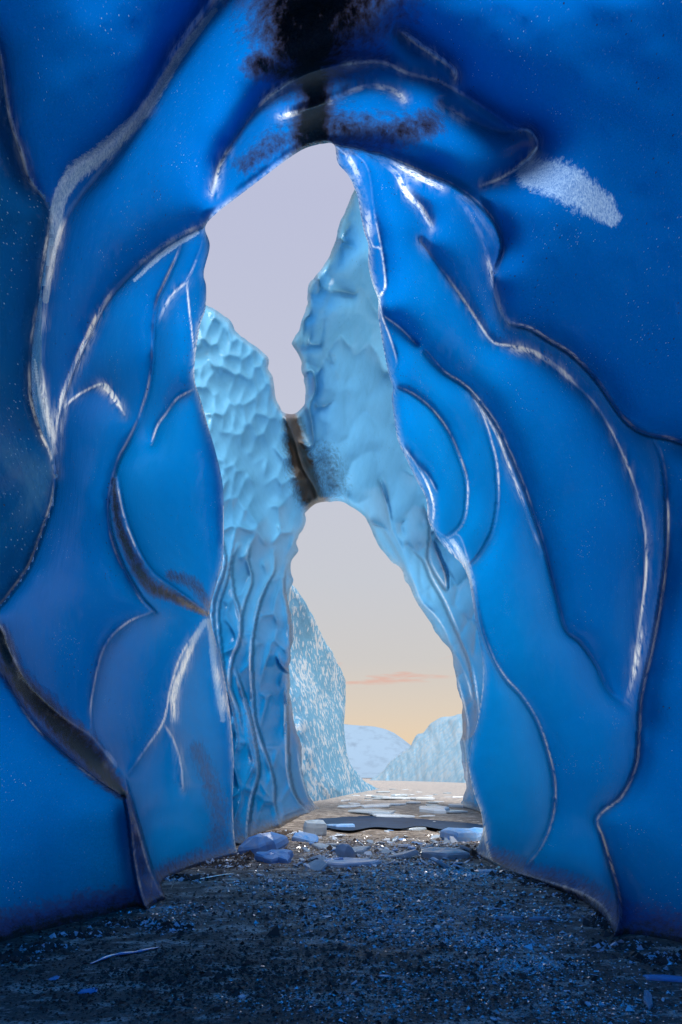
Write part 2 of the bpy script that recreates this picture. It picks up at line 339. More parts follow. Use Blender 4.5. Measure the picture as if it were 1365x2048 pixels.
def build_relief(R, keep_poly_mask, edges_poly, labels, parts, root, rim_mat, frost, dirt, sel_i, sel_j, rim=(0.05, 14)):
    """quads from the (decimated) grid, clipped to the mask, edge verts snapped to the traced outline, split by label"""
    U = R.U[np.ix_(sel_i, sel_j)].copy(); V = R.V[np.ix_(sel_i, sel_j)].copy(); LD = R.logD[np.ix_(sel_i, sel_j)]
    M = keep_poly_mask[np.ix_(sel_i, sel_j)]; lab = labels[np.ix_(sel_i, sel_j)]
    fr = frost[np.ix_(sel_i, sel_j)]; di = dirt[np.ix_(sel_i, sel_j)]
    ni, nj = U.shape; idx = np.arange(ni*nj).reshape(ni, nj)
    qm = M[:-1, :-1] & M[1:, :-1] & M[:-1, 1:] & M[1:, 1:]
    used = np.zeros((ni, nj), bool); part_of_bad = np.zeros((ni, nj), bool)
    for a in (slice(0, -1), slice(1, None)):
        for b in (slice(0, -1), slice(1, None)):
            used[a, b] |= qm; part_of_bad[a, b] |= ~qm
    bd = used & part_of_bad
    if edges_poly is not None:
        E = np.vstack([spline(np.vstack([p, p[:1]]) if closed else p, 1.0)[:, :2] for p, closed in edges_poly])
        bi, bj = np.nonzero(bd)
        for c in range(0, len(bi), 2000):
            a, b = bi[c:c+2000], bj[c:c+2000]
            d = (U[a, b][:, None]-E[None, :, 0])**2+(V[a, b][:, None]-E[None, :, 1])**2
            k = d.argmin(1); ok = d[np.arange(len(k)), k] < (2.6*R.st)**2
            U[a[ok], b[ok]] = E[k[ok], 0]; V[a[ok], b[ok]] = E[k[ok], 1]
    D = np.exp(LD); P = pts3(U, V, D)
    Nn = gnormals(pts3(R.U[np.ix_(sel_i, sel_j)], R.V[np.ix_(sel_i, sel_j)], D))
    # orient towards the eye
    ve = np.array([0, 0, CH])-P; Nn *= np.sign((Nn*ve).sum(-1, keepdims=True)+1e-9)
    Pf = P.reshape(-1, 3); Nf = Nn.reshape(-1, 3)
    q = np.stack([idx[:-1, :-1], idx[1:, :-1], idx[1:, 1:], idx[:-1, 1:]], -1)
    # winding so geometric normal faces the eye
    ql = lab[:-1, :-1]
    at = {'frost': fr.ravel(), 'dirt': di.ravel()}
    Ps = pts3(R.U, R.V, np.exp(gblur(R.logD, 7)))[np.ix_(sel_i, sel_j)]; Ns = gnormals(Ps); Ns *= np.sign((Ns*ve).sum(-1, keepdims=True)+1e-9)
    at['scatter_normal'] = Ns.reshape(-1, 3)
    at['thin'] = R.thin[np.ix_(sel_i, sel_j)].ravel()
    for li, (nm, mat, label) in enumerate(parts):
        sel = qm & (ql == li)
        if sel.sum() < 4: continue
        o = mesh_np(nm, Pf, q[sel], mat, root, Nf, at)
        if label: o['label'] = label
    # rim: the ice folds back and away from the opening
    ed = {}
    qs = q[qm]
    e = np.vstack([qs[:, [0, 1]], qs[:, [1, 2]], qs[:, [2, 3]], qs[:, [3, 0]]])
    es = np.sort(e, 1); key = es[:, 0]*(ni*nj)+es[:, 1]
    uk, inv, cnt = np.unique(key, return_inverse=True, return_counts=True)
    b = e[cnt[inv] == 1]
    i_, j_ = b//nj, b % nj
    outer = ((i_ == 0) | (i_ == ni-1) | (j_ == 0) | (j_ == nj-1)).all(1); rb = b[~outer]
    if len(rb) and rim:
        vs = np.unique(rb); mp_ = {int(x): k for k, x in enumerate(vs)}
        # direction into the ice: blurred mask gradient
        g = gblur(M.astype(float), 3); gv, gu = np.gradient(g); gg = np.stack([gu, gv], -1).reshape(-1, 2)[vs]
        gg /= np.linalg.norm(gg, axis=1, keepdims=True)+1e-6
        u_, v_, d_ = U.ravel()[vs], V.ravel()[vs], D.ravel()[vs]
        r1 = pts3(u_+gg[:, 0]*1.0, v_+gg[:, 1]*1.0, d_*(1+rim[0]*0.35)); r2 = pts3(u_+gg[:, 0]*rim[1], v_+gg[:, 1]*rim[1], d_*(1+rim[0]*2.2))
        VV = np.vstack([Pf[vs], r1, r2]); n = len(vs)
        a = np.array([mp_[int(x)] for x in rb[:, 0]]); c = np.array([mp_[int(x)] for x in rb[:, 1]])
        QQ = np.vstack([np.stack([a, c, c+n, a+n], 1), np.stack([a+n, c+n, c+2*n, a+2*n], 1)])
        z = np.zeros(3*n)
        dd = np.tile(di.ravel()[vs], 3)
        mesh_np('rim', VV, QQ, rim_mat, root, None, {'frost': z, 'dirt': dd})
    return U, V, D, b[outer]
def geolabels(R, seeds, ds=4):
    """each grid node takes the seed it reaches most easily without crossing a ridge"""
    nr = R.near
    h, w_ = R.sh[0]//ds+1, R.sh[1]//ds+1
    cost = np.ones((h, w_))
    pad = np.full((h*ds, w_*ds), 1e3); pad[:R.sh[0], :R.sh[1]] = nr[:h*ds, :w_*ds]
    mn = pad.reshape(h, ds, w_, ds).min((1, 3)); cost += (mn < 1.6)*60
    lab = np.full((h, w_), -1); dist = np.full((h, w_), 1e9); hq = []
    for k, (u, v) in enumerate(seeds):
        i = min(h-1, max(0, int((v-R.v[0])/R.st/ds))); j = min(w_-1, max(0, int((u-R.u[0])/R.st/ds)))
        dist[i, j] = 0; lab[i, j] = k; hq.append((0.0, i, j))
    heapq.heapify(hq)
    while hq:
        d, i, j = heapq.heappop(hq)
        if d > dist[i, j]: continue
        for a, b, l in ((1, 0, 1), (-1, 0, 1), (0, 1, 1), (0, -1, 1), (1, 1, 1.41), (1, -1, 1.41), (-1, 1, 1.41), (-1, -1, 1.41)):
            x, y = i+a, j+b
            if 0 <= x < h and 0 <= y < w_:
                nd = d+l*cost[x, y]
                if nd < dist[x, y]: dist[x, y] = nd; lab[x, y] = lab[i, j]; heapq.heappush(hq, (nd, x, y))
    return np.repeat(np.repeat(lab, ds, 0), ds, 1)[:R.sh[0], :R.sh[1]]

# ---------------------------------------------------------------- the near ice cave
A = Relief(-300, 1664, -300, 2180, 2)
# outline of the opening, clockwise from the lip's top; the foot of it runs below the ground
HOLE = np.array([(640,288),(668,289),(676,325),(698,352),(714,388),(720,420),(728,462),(737,490),(737,530),(745,566),(757,600),(757,632),(766,690),
 (777,745),(786,775),(784,800),(792,860),(798,886),(815,922),(832,958),(852,996),(857,1040),(868,1062),(882,1085),(905,1110),(925,1130),(938,1160),(945,1200),
 (952,1245),(962,1300),(966,1330),(965,1380),(956,1440),(944,1482),(938,1530),(948,1585),(962,1625),(966,1660),(957,1690),(938,1712),(930,1760),
 (900,1800),(500,1800),(486,1760),(480,1718),(470,1680),(466,1600),(468,1520),(462,1440),(450,1360),(434,1290),(420,1228),(430,1180),(446,1120),(448,1050),(446,970),
 (432,905),(416,850),(402,800),(390,760),(391,715),(401,650),(411,620),(413,575),(408,545),(420,492),(411,455),(432,428),(470,398),(520,360),(570,322),(608,298)], float)
RA = [
 # near left overhang
 (dict(w_=.8, soft=.5), [(-10,60),(5,130),(20,230),(45,310),(60,360),(90,400),(104,440)]),
 (dict(w_=1, step=1.038, far=(1,0), soft=.3), [(104,440),(96,500),(80,600),(66,700),(66,790),(85,860),(105,905),(114,950)]),
 (dict(w_=1, step=(1.045,1.131,1.169,1.150,1.112), far=(1,.4)), [(114,950),(108,1000),(92,1050),(62,1130),(25,1185),(-10,1225),(-80,1290),(-300,1450)]),
 (dict(glint=2.0, w_=.8, soft=1), [(470,-60),(395,40),(345,110),(300,190),(255,255),(190,310),(150,335),(112,390),(104,440)]),
 (dict(glint=1.6, w_=1, soft=.8), [(500,-90),(430,10),(385,80),(330,160),(285,240),(230,310),(170,380),(130,440),(106,520),(93,600),(86,700),(86,770),(98,840),(112,905)]),
 (dict(glint=1.5, w_=1, step=(1.000,1.038,1.045,1.030,1.019), far=(.5,1), soft=.8), [(112,905),(118,840),(138,770),(172,690),(212,612),(262,552),(318,502),(368,472),(411,453)]),
 # ceiling over the lip
 (dict(glint=1.4, w_=.7, soft=.6), [(425,390),(440,330),(470,280),(515,215),(565,172),(630,142),(700,126),(765,124),(815,146),(870,160),(930,190),(985,225),(1030,256)]),
 (dict(glint=2.4, w_=.5, soft=1), [(560,235),(640,212),(685,190),(740,173),(785,180),(810,200)]),
 (dict(glint=2.6, w_=.5, soft=1), [(800,60),(830,82),(870,110),(905,135),(915,165)]),
 (dict(glint=0.5, w_=.5, soft=.6), [(1030,258),(1000,262),(930,235),(880,205)]),
 (dict(w_=.6, soft=.5), [(1030,258),(1060,262),(1075,285),(1060,312),(1010,352),(960,372)]),
 # right of the opening: the ceiling edge hides the deeper wall
 (dict(w_=1, step=(1.008,1.060,1.083,1.083,1.056,1.019), far=(-.7,1)), [(668,289),(720,300),(780,320),(850,350),(900,370),(940,397),(975,430),(998,468),(1003,500),(990,540)]),
 (dict(glint=1.3, w_=1, soft=0.8), [(920,395),(945,440),(968,485),(983,550),(1000,612),(1019,647)]),
 (dict(glint=2, w_=.5, soft=1), [(745,312),(790,345),(812,385),(842,415),(868,460)]),
 (dict(glint=1.5, w_=1, step=1.038, far=(-.7,1), soft=.1), [(1005,620),(1019,647),(1060,660),(1100,685),(1140,710),(1190,760),(1240,832),(1270,860),(1302,873),(1345,882),(1450,915),(1660,960)]),
 (dict(glint=0.9, w_=.7, soft=0.35), [(840,480),(900,560),(945,625),(985,682),(1025,692),(1065,706),(1110,735),(1155,772),(1195,815),(1235,885),(1268,965),(1290,1060),(1292,1150),(1280,1250),(1268,1330),(1250,1405)]),
 (dict(w_=1, step=(1.000,1.038,1.045,1.045,1.045,1.038,1.019,1.038,1.038), far=(-1,0), soft=.1), [(1302,873),(1318,905),(1328,960),(1332,1050),(1328,1130),(1315,1220),(1300,1300),(1280,1390),(1275,1460),(1268,1530),(1240,1590),(1205,1618),(1190,1642),(1201,1675),(1215,1720),(1232,1780),(1238,1830),(1228,1870),(1216,1905)]),
 (dict(w_=.9, step=1.026, far=(-1,0)), [(850,705),(885,745),(920,768),(945,790),(985,842),(1012,895),(1040,960),(1065,1030),(1085,1090),(1095,1130),(1110,1190),(1130,1260),(1160,1287),(1190,1330),(1215,1380),(1250,1408)]),
 (dict(w_=.8, step=(1.000,1.011,1.019,1.030,1.019), far=(-1,0)), [(940,785),(965,840),(978,880),(990,930),(993,1000),(985,1055),(972,1085),(955,1112),(936,1132)]),
 (dict(w_=.8, soft=.3), [(945,790),(995,870),(1018,930),(1045,1000),(1065,1060),(1082,1100),(1078,1110)]),
 (dict(w_=1, step=1.022, far=(-1,.2)), [(785,775),(822,790),(860,820),(892,862),(915,912),(930,962),(930,1010),(922,1045),(900,1068),(880,1075)]),
 (dict(w_=1, soft=.2), [(798,886),(830,925),(858,975),(868,1020),(863,1055)]),
 (dict(w_=.6), [(830,925),(855,950),(875,985)]),
 (dict(glint=1.6, w_=1), [(668,289),(700,320),(725,380),(735,450),(745,490),(762,500),(770,550),(770,575),(759,592),(745,560)]),
 (dict(w_=1), [(700,300),(735,335),(748,420),(760,480),(768,530),(771,575),(760,592),(764,630),(782,680),(793,722),(786,745)]),
 (dict(w_=.7), [(762,628),(800,655),(835,690)]),
 (dict(w_=.9, step=1.019, far=(-1,0)), [(866,1062),(895,1080),(915,1075),(930,1115),(943,1160),(952,1210),(962,1260),(985,1320),(1010,1360),(1042,1395),(1075,1450),(1100,1530),(1107,1585),(1100,1640),(1080,1690),(1055,1722),(1030,1748)]),
 (dict(w_=.7), [(870,1068),(900,1100),(915,1150),(935,1200),(945,1260)]),
 (dict(w_=.7), [(880,1070),(910,1110),(932,1170),(945,1225),(950,1270)]),
 (dict(w_=.6, soft=.4), [(966,1640),(974,1690),(986,1735),(990,1770)]),
 (dict(w_=.7, soft=.5), [(940,1700),(965,1722),(1000,1738),(1035,1747),(1100,1765),(1165,1788),(1210,1820),(1228,1868)]),
 # left of the opening
 (dict(w_=1, step=1.015, far=(1,0)), [(374,470),(355,520),(332,570),(317,605),(310,660),(308,720),(300,780),(282,838)]),
 (dict(w_=1), [(411,453),(402,495),(385,540),(375,562),(378,610),(385,670),(390,715)]),
 (dict(w_=.6, soft=.4), [(375,562),(345,590),(325,625),(316,650)]),
 (dict(w_=1, step=(1.000,1.038,1.083,1.094,1.075,1.038), far=(1,-.2)), [(282,838),(262,880),(240,922),(228,965),(221,1010),(224,1060),(240,1112),(265,1162),(290,1202),(310,1222)]),
 (dict(w_=.9, step=1.019, far=(1,-1)), [(235,935),(250,1020),(275,1090),(305,1140),(345,1172),(390,1205),(420,1228)]),
 (dict(w_=.8, soft=.2), [(128,815),(160,788),(207,768),(228,792),(250,830)]),
 (dict(w_=.9), [(388,778),(355,797),(332,828),(315,852),(303,890)]),
 (dict(w_=1, step=(1.038,1.075,1.075,1.056,1.038,1.008), far=(.7,-1), soft=.1), [(-300,1130),(-120,1200),(-30,1275),(0,1325),(30,1382),(75,1450),(138,1510),(198,1558),(236,1585),(250,1602)]),
 (dict(w_=.6, soft=.3), [(-60,1200),(0,1250),(25,1310),(65,1375),(125,1432),(185,1475),(222,1520),(252,1552)]),
 (dict(glint=0.8, w_=1, soft=.15), [(252,1554),(288,1502),(326,1445),(342,1375),(362,1312),(390,1268),(420,1230)]),
 (dict(glint=0.4, w_=.8, soft=.1), [(252,1554),(222,1512),(192,1482),(181,1440),(188,1372),(210,1292),(255,1245),(310,1222)]),
 (dict(w_=1, step=(1.000,1.022,1.038,1.056,1.075), far=(-1,0), soft=.1), [(250,1602),(258,1650),(266,1720),(280,1790),(300,1830),(330,1862),(350,1880)][::-1]),
 (dict(w_=1, step=(1.008,1.068,1.120,1.157,1.169), far=(1,0), soft=.1), [(250,1552),(264,1604),(282,1662),(302,1732),(325,1782),(350,1808),(390,1825)]),
 (dict(glint=0.4, w_=.6, soft=.3), [(326,1445),(348,1482),(362,1530),(366,1580)]),
 (dict(w_=.3, soft=1, glint=3), [(748,306),(800,332),(850,360),(895,380)]),  # from here on, broad sky highlights painted as pale bands
 (dict(w_=.3, soft=1, glint=3), [(908,392),(938,402),(965,440),(992,478)]),
 (dict(w_=.3, soft=1, glint=3), [(692,305),(716,350),(732,400),(742,470)]),
 (dict(w_=.3, soft=1, glint=2.2), [(1028,694),(1070,706),(1110,732),(1150,765)]),
 (dict(w_=.3, soft=1, glint=2.2), [(905,1082),(925,1120),(940,1165)]),
 (dict(w_=.3, soft=.8, glint=2.4), [(1284,1255),(1272,1330),(1252,1402)]),
 (dict(w_=.3, soft=1, glint=2.4), [(205,768),(222,785),(240,812)]),
 (dict(w_=.3, soft=1, glint=2), [(345,1440),(350,1380),(385,1290),(415,1245),(430,1330),(450,1420)]),
]
for kw, p in RA: A.ridge(p, **kw)
A.ridge(np.vstack([HOLE, HOLE[:1]]), w_=.8)
a_, b_ = 2.6, 6.2
T = np.log(1/np.sqrt(((A.U-CU-5)/F/a_)**2+((A.V-HV)/F/b_)**2+0.0012))
T = np.minimum(T, np.log(11.5))
def tl(u, v): return min(math.log(11.5), math.log(1/math.sqrt(((u-CU-5)/F/a_)**2+((v-HV)/F/b_)**2+0.0012)))
anA = [(u, v, math.log(d)-tl(u, v)) for u, v, d in (
 (0,1925,contact(1925)),(150,1872,contact(1872)),(250,1842,contact(1842)),(-200,2020,contact(2020)),(250,1600,5.4),(150,1700,4.6),(0,1700,3.9),(330,1765,contact(1765)),(400,1737,contact(1737)),
 (480,1715,contact(1715)),(345,1500,7.0),(420,1230,8.6),(960,1712,contact(1712)),(1035,1750,contact(1750)),(1160,1790,contact(1790)),
 (1228,1880,contact(1880)),(1365,1928,contact(1928)),(1600,2000,contact(2000)),(480,2100,9.0),(940,2100,9.0),(0,2180,3.9),(1365,2180,3.9),(300,2120,5.1),(1200,2120,4.8),
 (965,1400,9.8),(860,1040,8.8),(780,760,7.2),(450,1000,8.3),(395,720,6.8),(640,290,4.9),(410,455,5.4),(200,250,3.7),(0,500,2.9),(50,1000,2.9),(1365,600,3.4),(1365,1200,3.6),(682,-100,3.2),(0,0,2.8),(1365,0,3.2),(1000,300,4.3),(1100,1000,5.4),(200,1000,5.6))]
base = T+rbf(anA, A.U, A.V)
A.solve(base, 0.00062, e=30)
hm = inside(spline(np.vstack([HOLE, HOLE[:1]]), 2)[:, :2], A.U, A.V)
def edge_glints(R, hole, band, gain, seed):
    """highlights painted pale along the cusps and the rim of an opening"""
    var = np.clip(0.55+1.6*vnoise(R.sh, 40, seed, 3, (1, 1.4)), 0.05, 1.3)
    t_ = np.clip(gblur(R.thin, .45)*1.35, 0, 1)+0.75*np.clip(gblur(R.soft, 3.5)*1.5, 0, 1)*np.clip(0.5+1.1*vnoise(R.sh, 9, seed+1, 4, (.5, 2.4)), 0, 1)
    e_ = gblur(hole.astype(float), band)
    R.thin = np.clip(t_*var+gain*np.clip(e_, 0, .5)*2*np.clip(.4+vnoise(R.sh, 30, seed+2, 3, (.7, 2)), 0, 1), 0, 1)
edge_glints(A, hm, 3.0, .8, 61)
foot_z = lambda R: CH+(HV-R.V)/F*np.exp(R.logD)
A.logD -= 0.035*np.exp(-np.clip(foot_z(A), 0, 9)/0.16)
A.logD += 0.010*vnoise(A.sh, 60, 3, 3)+0.0010*vnoise(A.sh, 9, 4, 3, (0.7, 1.6))
# edge of the opening rolls away from the eye
g = gblur(hm.astype(float), 3.2)
A.logD += 0.05*np.clip(g, 0, 0.5)**1.5
dirt_reflA = np.maximum.reduce([
 stroke(A, [(680,-250,230),(660,-60,190),(630,20,150),(620,90,115),(620,140,70),(632,190,40),(628,240,55),(625,285,60)], 60, 1.0),
 stroke(A, [(520,130,40),(600,150,30),(640,150,30)], 30, .8), stroke(A, [(640,250,60),(760,270,50),(860,250,40)], 50, .62), stroke(A, [(560,280,40),(490,330,30)], 50, .5),
 stroke(A, [(0,1270,22),(30,1350,26),(100,1430,34),(170,1500,36),(220,1560,24),(250,1590,12)], 30, .95),  # brown trough: reflection of the dark ground painted as dirt colour
 stroke(A, [(228,960,7),(236,1040,12),(262,1110,16),(300,1170,18),(350,1195,14),(415,1228,8)], 16, .85),  # same painted ground reflection, along the hollow
 stroke(A, [(340,1150,14),(390,1170,18),(418,1215,10)], 16, .62),
 stroke(A, [(255,1590,8),(270,1660,14),(288,1740,20),(315,1815,26)], 20, .55),
 stroke(A, [(395,1500,26),(420,1560,30),(440,1640,34),(430,1700,34)], 30, .45),
 stroke(A, [(1110,1775,10),(1180,1815,18),(1215,1860,18)], 16, .5)])
glintA = np.maximum.reduce([stroke(A, [(1060,350,40),(1120,360,58),(1190,405,46),(1225,435,26)], 50, .72),  # glints and sky reflections on the ice, painted as pale strokes
 stroke(A, [(150,345,30),(210,300,26),(290,220,18),(360,110,14),(430,20,8)], 20, .72), stroke(A, [(150,345,22),(120,400,20),(105,500,12),(92,600,9)], 12, .85), stroke(A, [(70,720,5),(82,800,7),(100,870,7)], 6, .6),
 stroke(A, [(395,465,7),(330,505,9),(270,560,6)], 6, .7), stroke(A, [(345,1400,10),(385,1290,12),(418,1245,12),(430,1340,12),(446,1440,9)], 10, .62), stroke(A, [(905,1082,10),(930,1120,10),(945,1170,6)], 8, .6),
 stroke(A, [(1165,1790,8),(1200,1812,14),(1222,1840,10)], 8, .6),
 stroke(A, [(190,1720,50),(170,1740,50)], 50, .22)])
seedsA = [((-100,700),'overhang','low hanging near lobe of dark gritty ice at the left edge',ICE_OVER),((-20,330),'overhang','upper part of the dark gritty near lobe',ICE_OVER),((200,100),'ceiling',None,ICE_NEAR),
((200,480),'ceiling_lobe',None,ICE_NEAR),((640,40),'ceiling','black rock debris frozen into the ceiling',ICE_NEAR),((700,230),'lip','glossy lip of the roof over the opening',ICE_NEAR),
 ((1200,150),'ceiling',None,ICE_NEAR),((1150,560),'scallop',None,ICE_NEAR),((850,420),'scallop',None,ICE_NEAR),((950,460),'scallop',None,ICE_NEAR),((880,640),'scallop',None,ICE_NEAR),
 ((1160,1000),'scallop',None,ICE_NEAR),((1220,800),'scallop',None,ICE_NEAR),((1360,1200),'scallop',None,ICE_NEAR),((1310,1100),'scallop',None,ICE_NEAR),((900,800),'scallop',None,ICE_NEAR),
 ((870,930),'scallop',None,ICE_NEAR),((960,1000),'scallop',None,ICE_NEAR),((1020,1010),'scallop',None,ICE_NEAR),((1060,1300),'scallop',None,ICE_NEAR),((1020,1560),'scallop',None,ICE_NEAR),((1160,1550),'scallop',None,ICE_NEAR),
 ((1330,1650),'scallop',None,ICE_NEAR),((345,700),'scallop',None,ICE_NEAR),((260,650),'scallop',None,ICE_NEAR),((395,600),'scallop',None,ICE_NEAR),((190,900),'scallop',None,ICE_NEAR),
 ((340,1000),'scallop',None,ICE_NEAR),((250,1080),'groove','brown groove along the hollow, reflected dark ground painted in',ICE_NEAR),((130,1250),'scallop',None,ICE_NEAR),((270,1380),'scallop',None,ICE_NEAR),
 ((100,1420),'groove','brown groove curving down to the pillar, reflected dark ground painted in',ICE_NEAR),((80,1700),'scallop',None,ICE_NEAR),((275,1720),'pillar','narrow twisted grey pillar foot',ICE_NEAR),((400,1450),'scallop',None,ICE_NEAR),((345,1680),'scallop',None,ICE_NEAR)]
labA = geolabels(A, [s_[0] for s_ in seedsA])
cave = tag(empty('ice_cave', (0, 0, 0)), 'huge scalloped deep blue ice cave arching over the dark gravel floor', 'ice cave')
partsA = [(s_[1], s_[3], s_[2]) for s_ in seedsA]
def sel_axis(c, lo, hi, coarse):
    return np.array([k for k, x in enumerate(c) if lo <= x <= hi or k % coarse == 0 or k == len(c)-1])
si, sj = sel_axis(A.v, -10, 1990, 8), sel_axis(A.u, -10, 1376, 8)
keepA = ~hm
UA, VA, DA, ob = build_relief(A, keepA, [(HOLE, True)], labA, partsA, cave, ICE_NEAR, glintA, dirt_reflA, si, sj, rim=(0.05, 14))
# the cave goes on behind the photographer, its unseen end closed against sky light
PA = pts3(UA, VA, DA)
ring = np.vstack([PA[::-1][:, 0][:: 1], PA[0, 1:], PA[1:, -1]])
ring = ring[::3]
secs = [ring]
for k in range(1, 9):
    y = -0.9*k; p = ring.copy(); fct = 1+0.05*math.sin(k*1.3); p[:, 0] *= fct*(1+0.02*k); p[:, 1] = ring[:, 1]*(1-k/8)+y*1.0; p[:, 2] = p[:, 2]*(1+0.03*math.sin(k*0.9))
    shrink = (1, 1, .98, .95, .88, .75, .5, .02)[k-1]; c0 = np.array([0, 0, 2.6]); p[:, [0, 2]] = c0[[0, 2]]+(p[:, [0, 2]]-c0[[0, 2]])*shrink
    p[:, [0, 2]] *= 1+0.05*np.sin(np.arange(len(p))*0.11+k)[:, None]; secs.append(p)
VV = np.vstack(secs); n = len(ring); q = []
for k in range(8):
    i = np.arange(n-1); q.append(np.stack([k*n+i, k*n+i+1, (k+1)*n+i+1, (k+1)*n+i], 1))
mesh_np('unseen_closed_rear', VV, np.vstack(q), ICE_NEAR, cave, None, {'frost': np.zeros(len(VV)), 'dirt': np.zeros(len(VV))})

# ---------------------------------------------------------------- the second arch
B = Relief(340, 1040, 200, 1760, 2)
# sky slot above, arch below: both outlines as seen from the eye
SLOT = np.array([(412,618),(440,628),(462,645),(478,668),(500,682),(528,700),(540,712),(538,735),(548,760),(553,790),(565,822),(585,829),(600,818),(609,795),(606,760),(603,740),(600,715),(584,692),
 (585,682),(598,655),(612,610),(618,570),(640,545),(662,500),(682,455),(700,405),(712,370),(720,330),(720,200),(340,200),(340,560),(380,600)], float)
ARCH = np.array([(612,1025),(630,1008),(655,1002),(690,1004),(720,1022),(742,1050),(752,1078),(770,1108),(800,1135),(815,1160),(832,1190),(845,1222),(868,1255),(885,1283),(903,1305),(906,1340),
 (915,1375),(924,1420),(925,1480),(926,1540),(930,1575),(926,1600),(922,1618),(920,1760),(655,1760),(650,1640),(628,1605),(610,1560),(600,1500),(590,1440),(580,1370),(584,1320),(586,1260),(580,1215),(578,1190),(587,1165),
 (582,1140),(586,1122),(600,1100),(596,1082),(612,1045)], float)
def ragged(P, amp, seed):
    Q = spline(np.vstack([P, P[:1]]), 5)[:-1, :2]; n = len(Q); g = np.random.default_rng(seed); d = np.zeros((n, 2))
    for per, a_ in ((9, 1), (4, .6), (2, .35)):
        k = n//per+2; r = g.normal(size=(k, 2)); r[-1] = r[0]; x = np.linspace(0, k-1, n)
        d += a_*np.stack([np.interp(x, np.arange(k), r[:, c]) for c in (0, 1)], 1)
    return Q+d*amp
SLOT = ragged(SLOT, 1.8, 3); ARCH = ragged(ARCH, 1.8, 4)
seedsB = []
gB = np.random.default_rng(11)
cand = []
tries = 0
def sizeB(u, v):       # local hollow size (px): fine on the left face, broad on the right
    if u > 640: return 60 if v < 1000 else 46
    if v > 1350: return 56
    if v > 1050: return 42
    return 28
pp = []
while tries < 9000:
    tries += 1
    u, v = gB.uniform(345, 1035), gB.uniform(205, 1755)
    z = sizeB(u, v)
    if all((u-x)**2+((v-y)/2.0)**2 > (0.5*(z+q_))**2*0.42 for x, y, q_ in pp): pp.append((u, v, z))
pp = np.array(pp)
wu = B.U+9*vnoise(B.sh, 40, 5)+0.22*(B.V-1000); wv = (B.V+14*vnoise(B.sh, 40, 6))/2.0
pu = pp[:, 0]+0.22*(pp[:, 1]-1000); pv = pp[:, 1]/2.0
best = np.full(B.sh, 1e9); lb = np.zeros(B.sh, int)
sec = np.full(B.sh, 1e9)
for k in range(len(pp)):
    d = np.hypot(wu-pu[k], wv-pv[k])-0.25*pp[k, 2]
    m = d < best; sec = np.where(m, best, np.minimum(sec, d)); lb[m] = k; best[m] = d[m]
edge = np.clip(1-(sec-best)/(2.0*B.st), 0, 1)
wt = np.where(B.U > 640, 0.018, 0.06)*np.where((B.U > 700) & (B.V < 1020), 0.4, 1)
wt = np.where((B.U > 800) & (B.V > 1040), 0.3, wt); wt = np.where((B.U < 640) & (B.V > 1050), 0.6, wt)
B.mu += edge*6*wt*1.6*np.clip(.5+1.4*vnoise(B.sh, 16, 15, 2), 0, 1.4)
RB = [
 (dict(w_=1, step=1.05, far=(1,0)), [(455,960),(436,1010),(440,1060),(452,1115),(447,1150),(430,1200),(428,1250),(440,1310),(455,1370),(470,1440),(478,1500)]),
 (dict(w_=1, step=1.05, far=(1,0)), [(468,1080),(462,1120),(455,1160),(440,1210),(440,1260),(447,1320),(452,1360)]),
 (dict(w_=1, step=1.06, far=(1,0)), [(478,1090),(466,1120),(465,1155),(470,1190),(478,1215),(485,1250),(478,1290),(466,1320),(462,1370),(478,1420),(485,1470)]),
 (dict(w_=1, step=1.05, far=(1,0)), [(503,1080),(497,1120),(505,1160),(490,1210),(482,1255),(490,1285)]),
 (dict(w_=1, step=1.08, far=(1,0)), [(548,1100),(550,1140),(535,1170),(520,1210),(508,1270),(505,1330),(508,1390),(512,1440),(530,1500),(548,1560),(552,1620),(565,1660)]),
 (dict(w_=1, step=1.08, far=(1,0)), [(572,1130),(568,1180),(575,1210),(580,1260),(582,1320),(578,1345),(560,1330),(555,1310)]),
 (dict(w_=.8), [(510,1390),(497,1430),(498,1480),(520,1560),(545,1600)]),
 (dict(w_=1, step=1.12, far=(1,0)), [(470,1330),(485,1380),(500,1430),(512,1490),(518,1545),(505,1600),(498,1660),(500,1700)]),
 (dict(w_=1, step=1.10, far=(1,0)), [(578,1350),(575,1420),(577,1500),(580,1550),(596,1600),(640,1640)]),
 (dict(w_=.8, step=1.06, far=(1,0)), [(600,1500),(608,1550),(625,1600),(650,1625)]),
 (dict(w_=.8, soft=.1), [(570,830),(590,880),(605,930),(630,975),(640,1003)]),
 (dict(w_=.8), [(609,800),(622,840),(628,880),(618,895),(600,880)]),
 (dict(w_=.8), [(605,750),(625,740),(632,780),(620,810),(625,850),(628,890)]),
 (dict(w_=.6), [(742,1045),(770,1060),(800,1110),(820,1150),(828,1170)]),
 (dict(w_=1), [(760,960),(775,1010),(785,1060),(800,1090),(815,1130),(830,1170),(845,1205),(870,1230),(890,1260),(905,1300)]),
 (dict(w_=1, step=1.05, far=(-1,0)), [(815,1090),(845,1120),(862,1160),(885,1200),(905,1245),(925,1290),(940,1330),(950,1390),(955,1440)]),
 (dict(w_=1, step=1.05, far=(-1,0)), [(850,1010),(860,1060),(856,1110),(865,1140),(893,1180),(895,1150),(880,1110),(862,1070)]),
 (dict(w_=1), [(905,1305),(918,1320),(935,1360),(945,1400)]),
 (dict(w_=1, step=1.05, far=(-1,0)), [(905,1340),(922,1400),(932,1450),(930,1500),(940,1550),(950,1610)]),
 (dict(w_=.8), [(925,1470),(932,1500),(934,1560),(936,1600)]),
]
for kw, p in RB: B.ridge(p, **dict(kw, glint=.6))
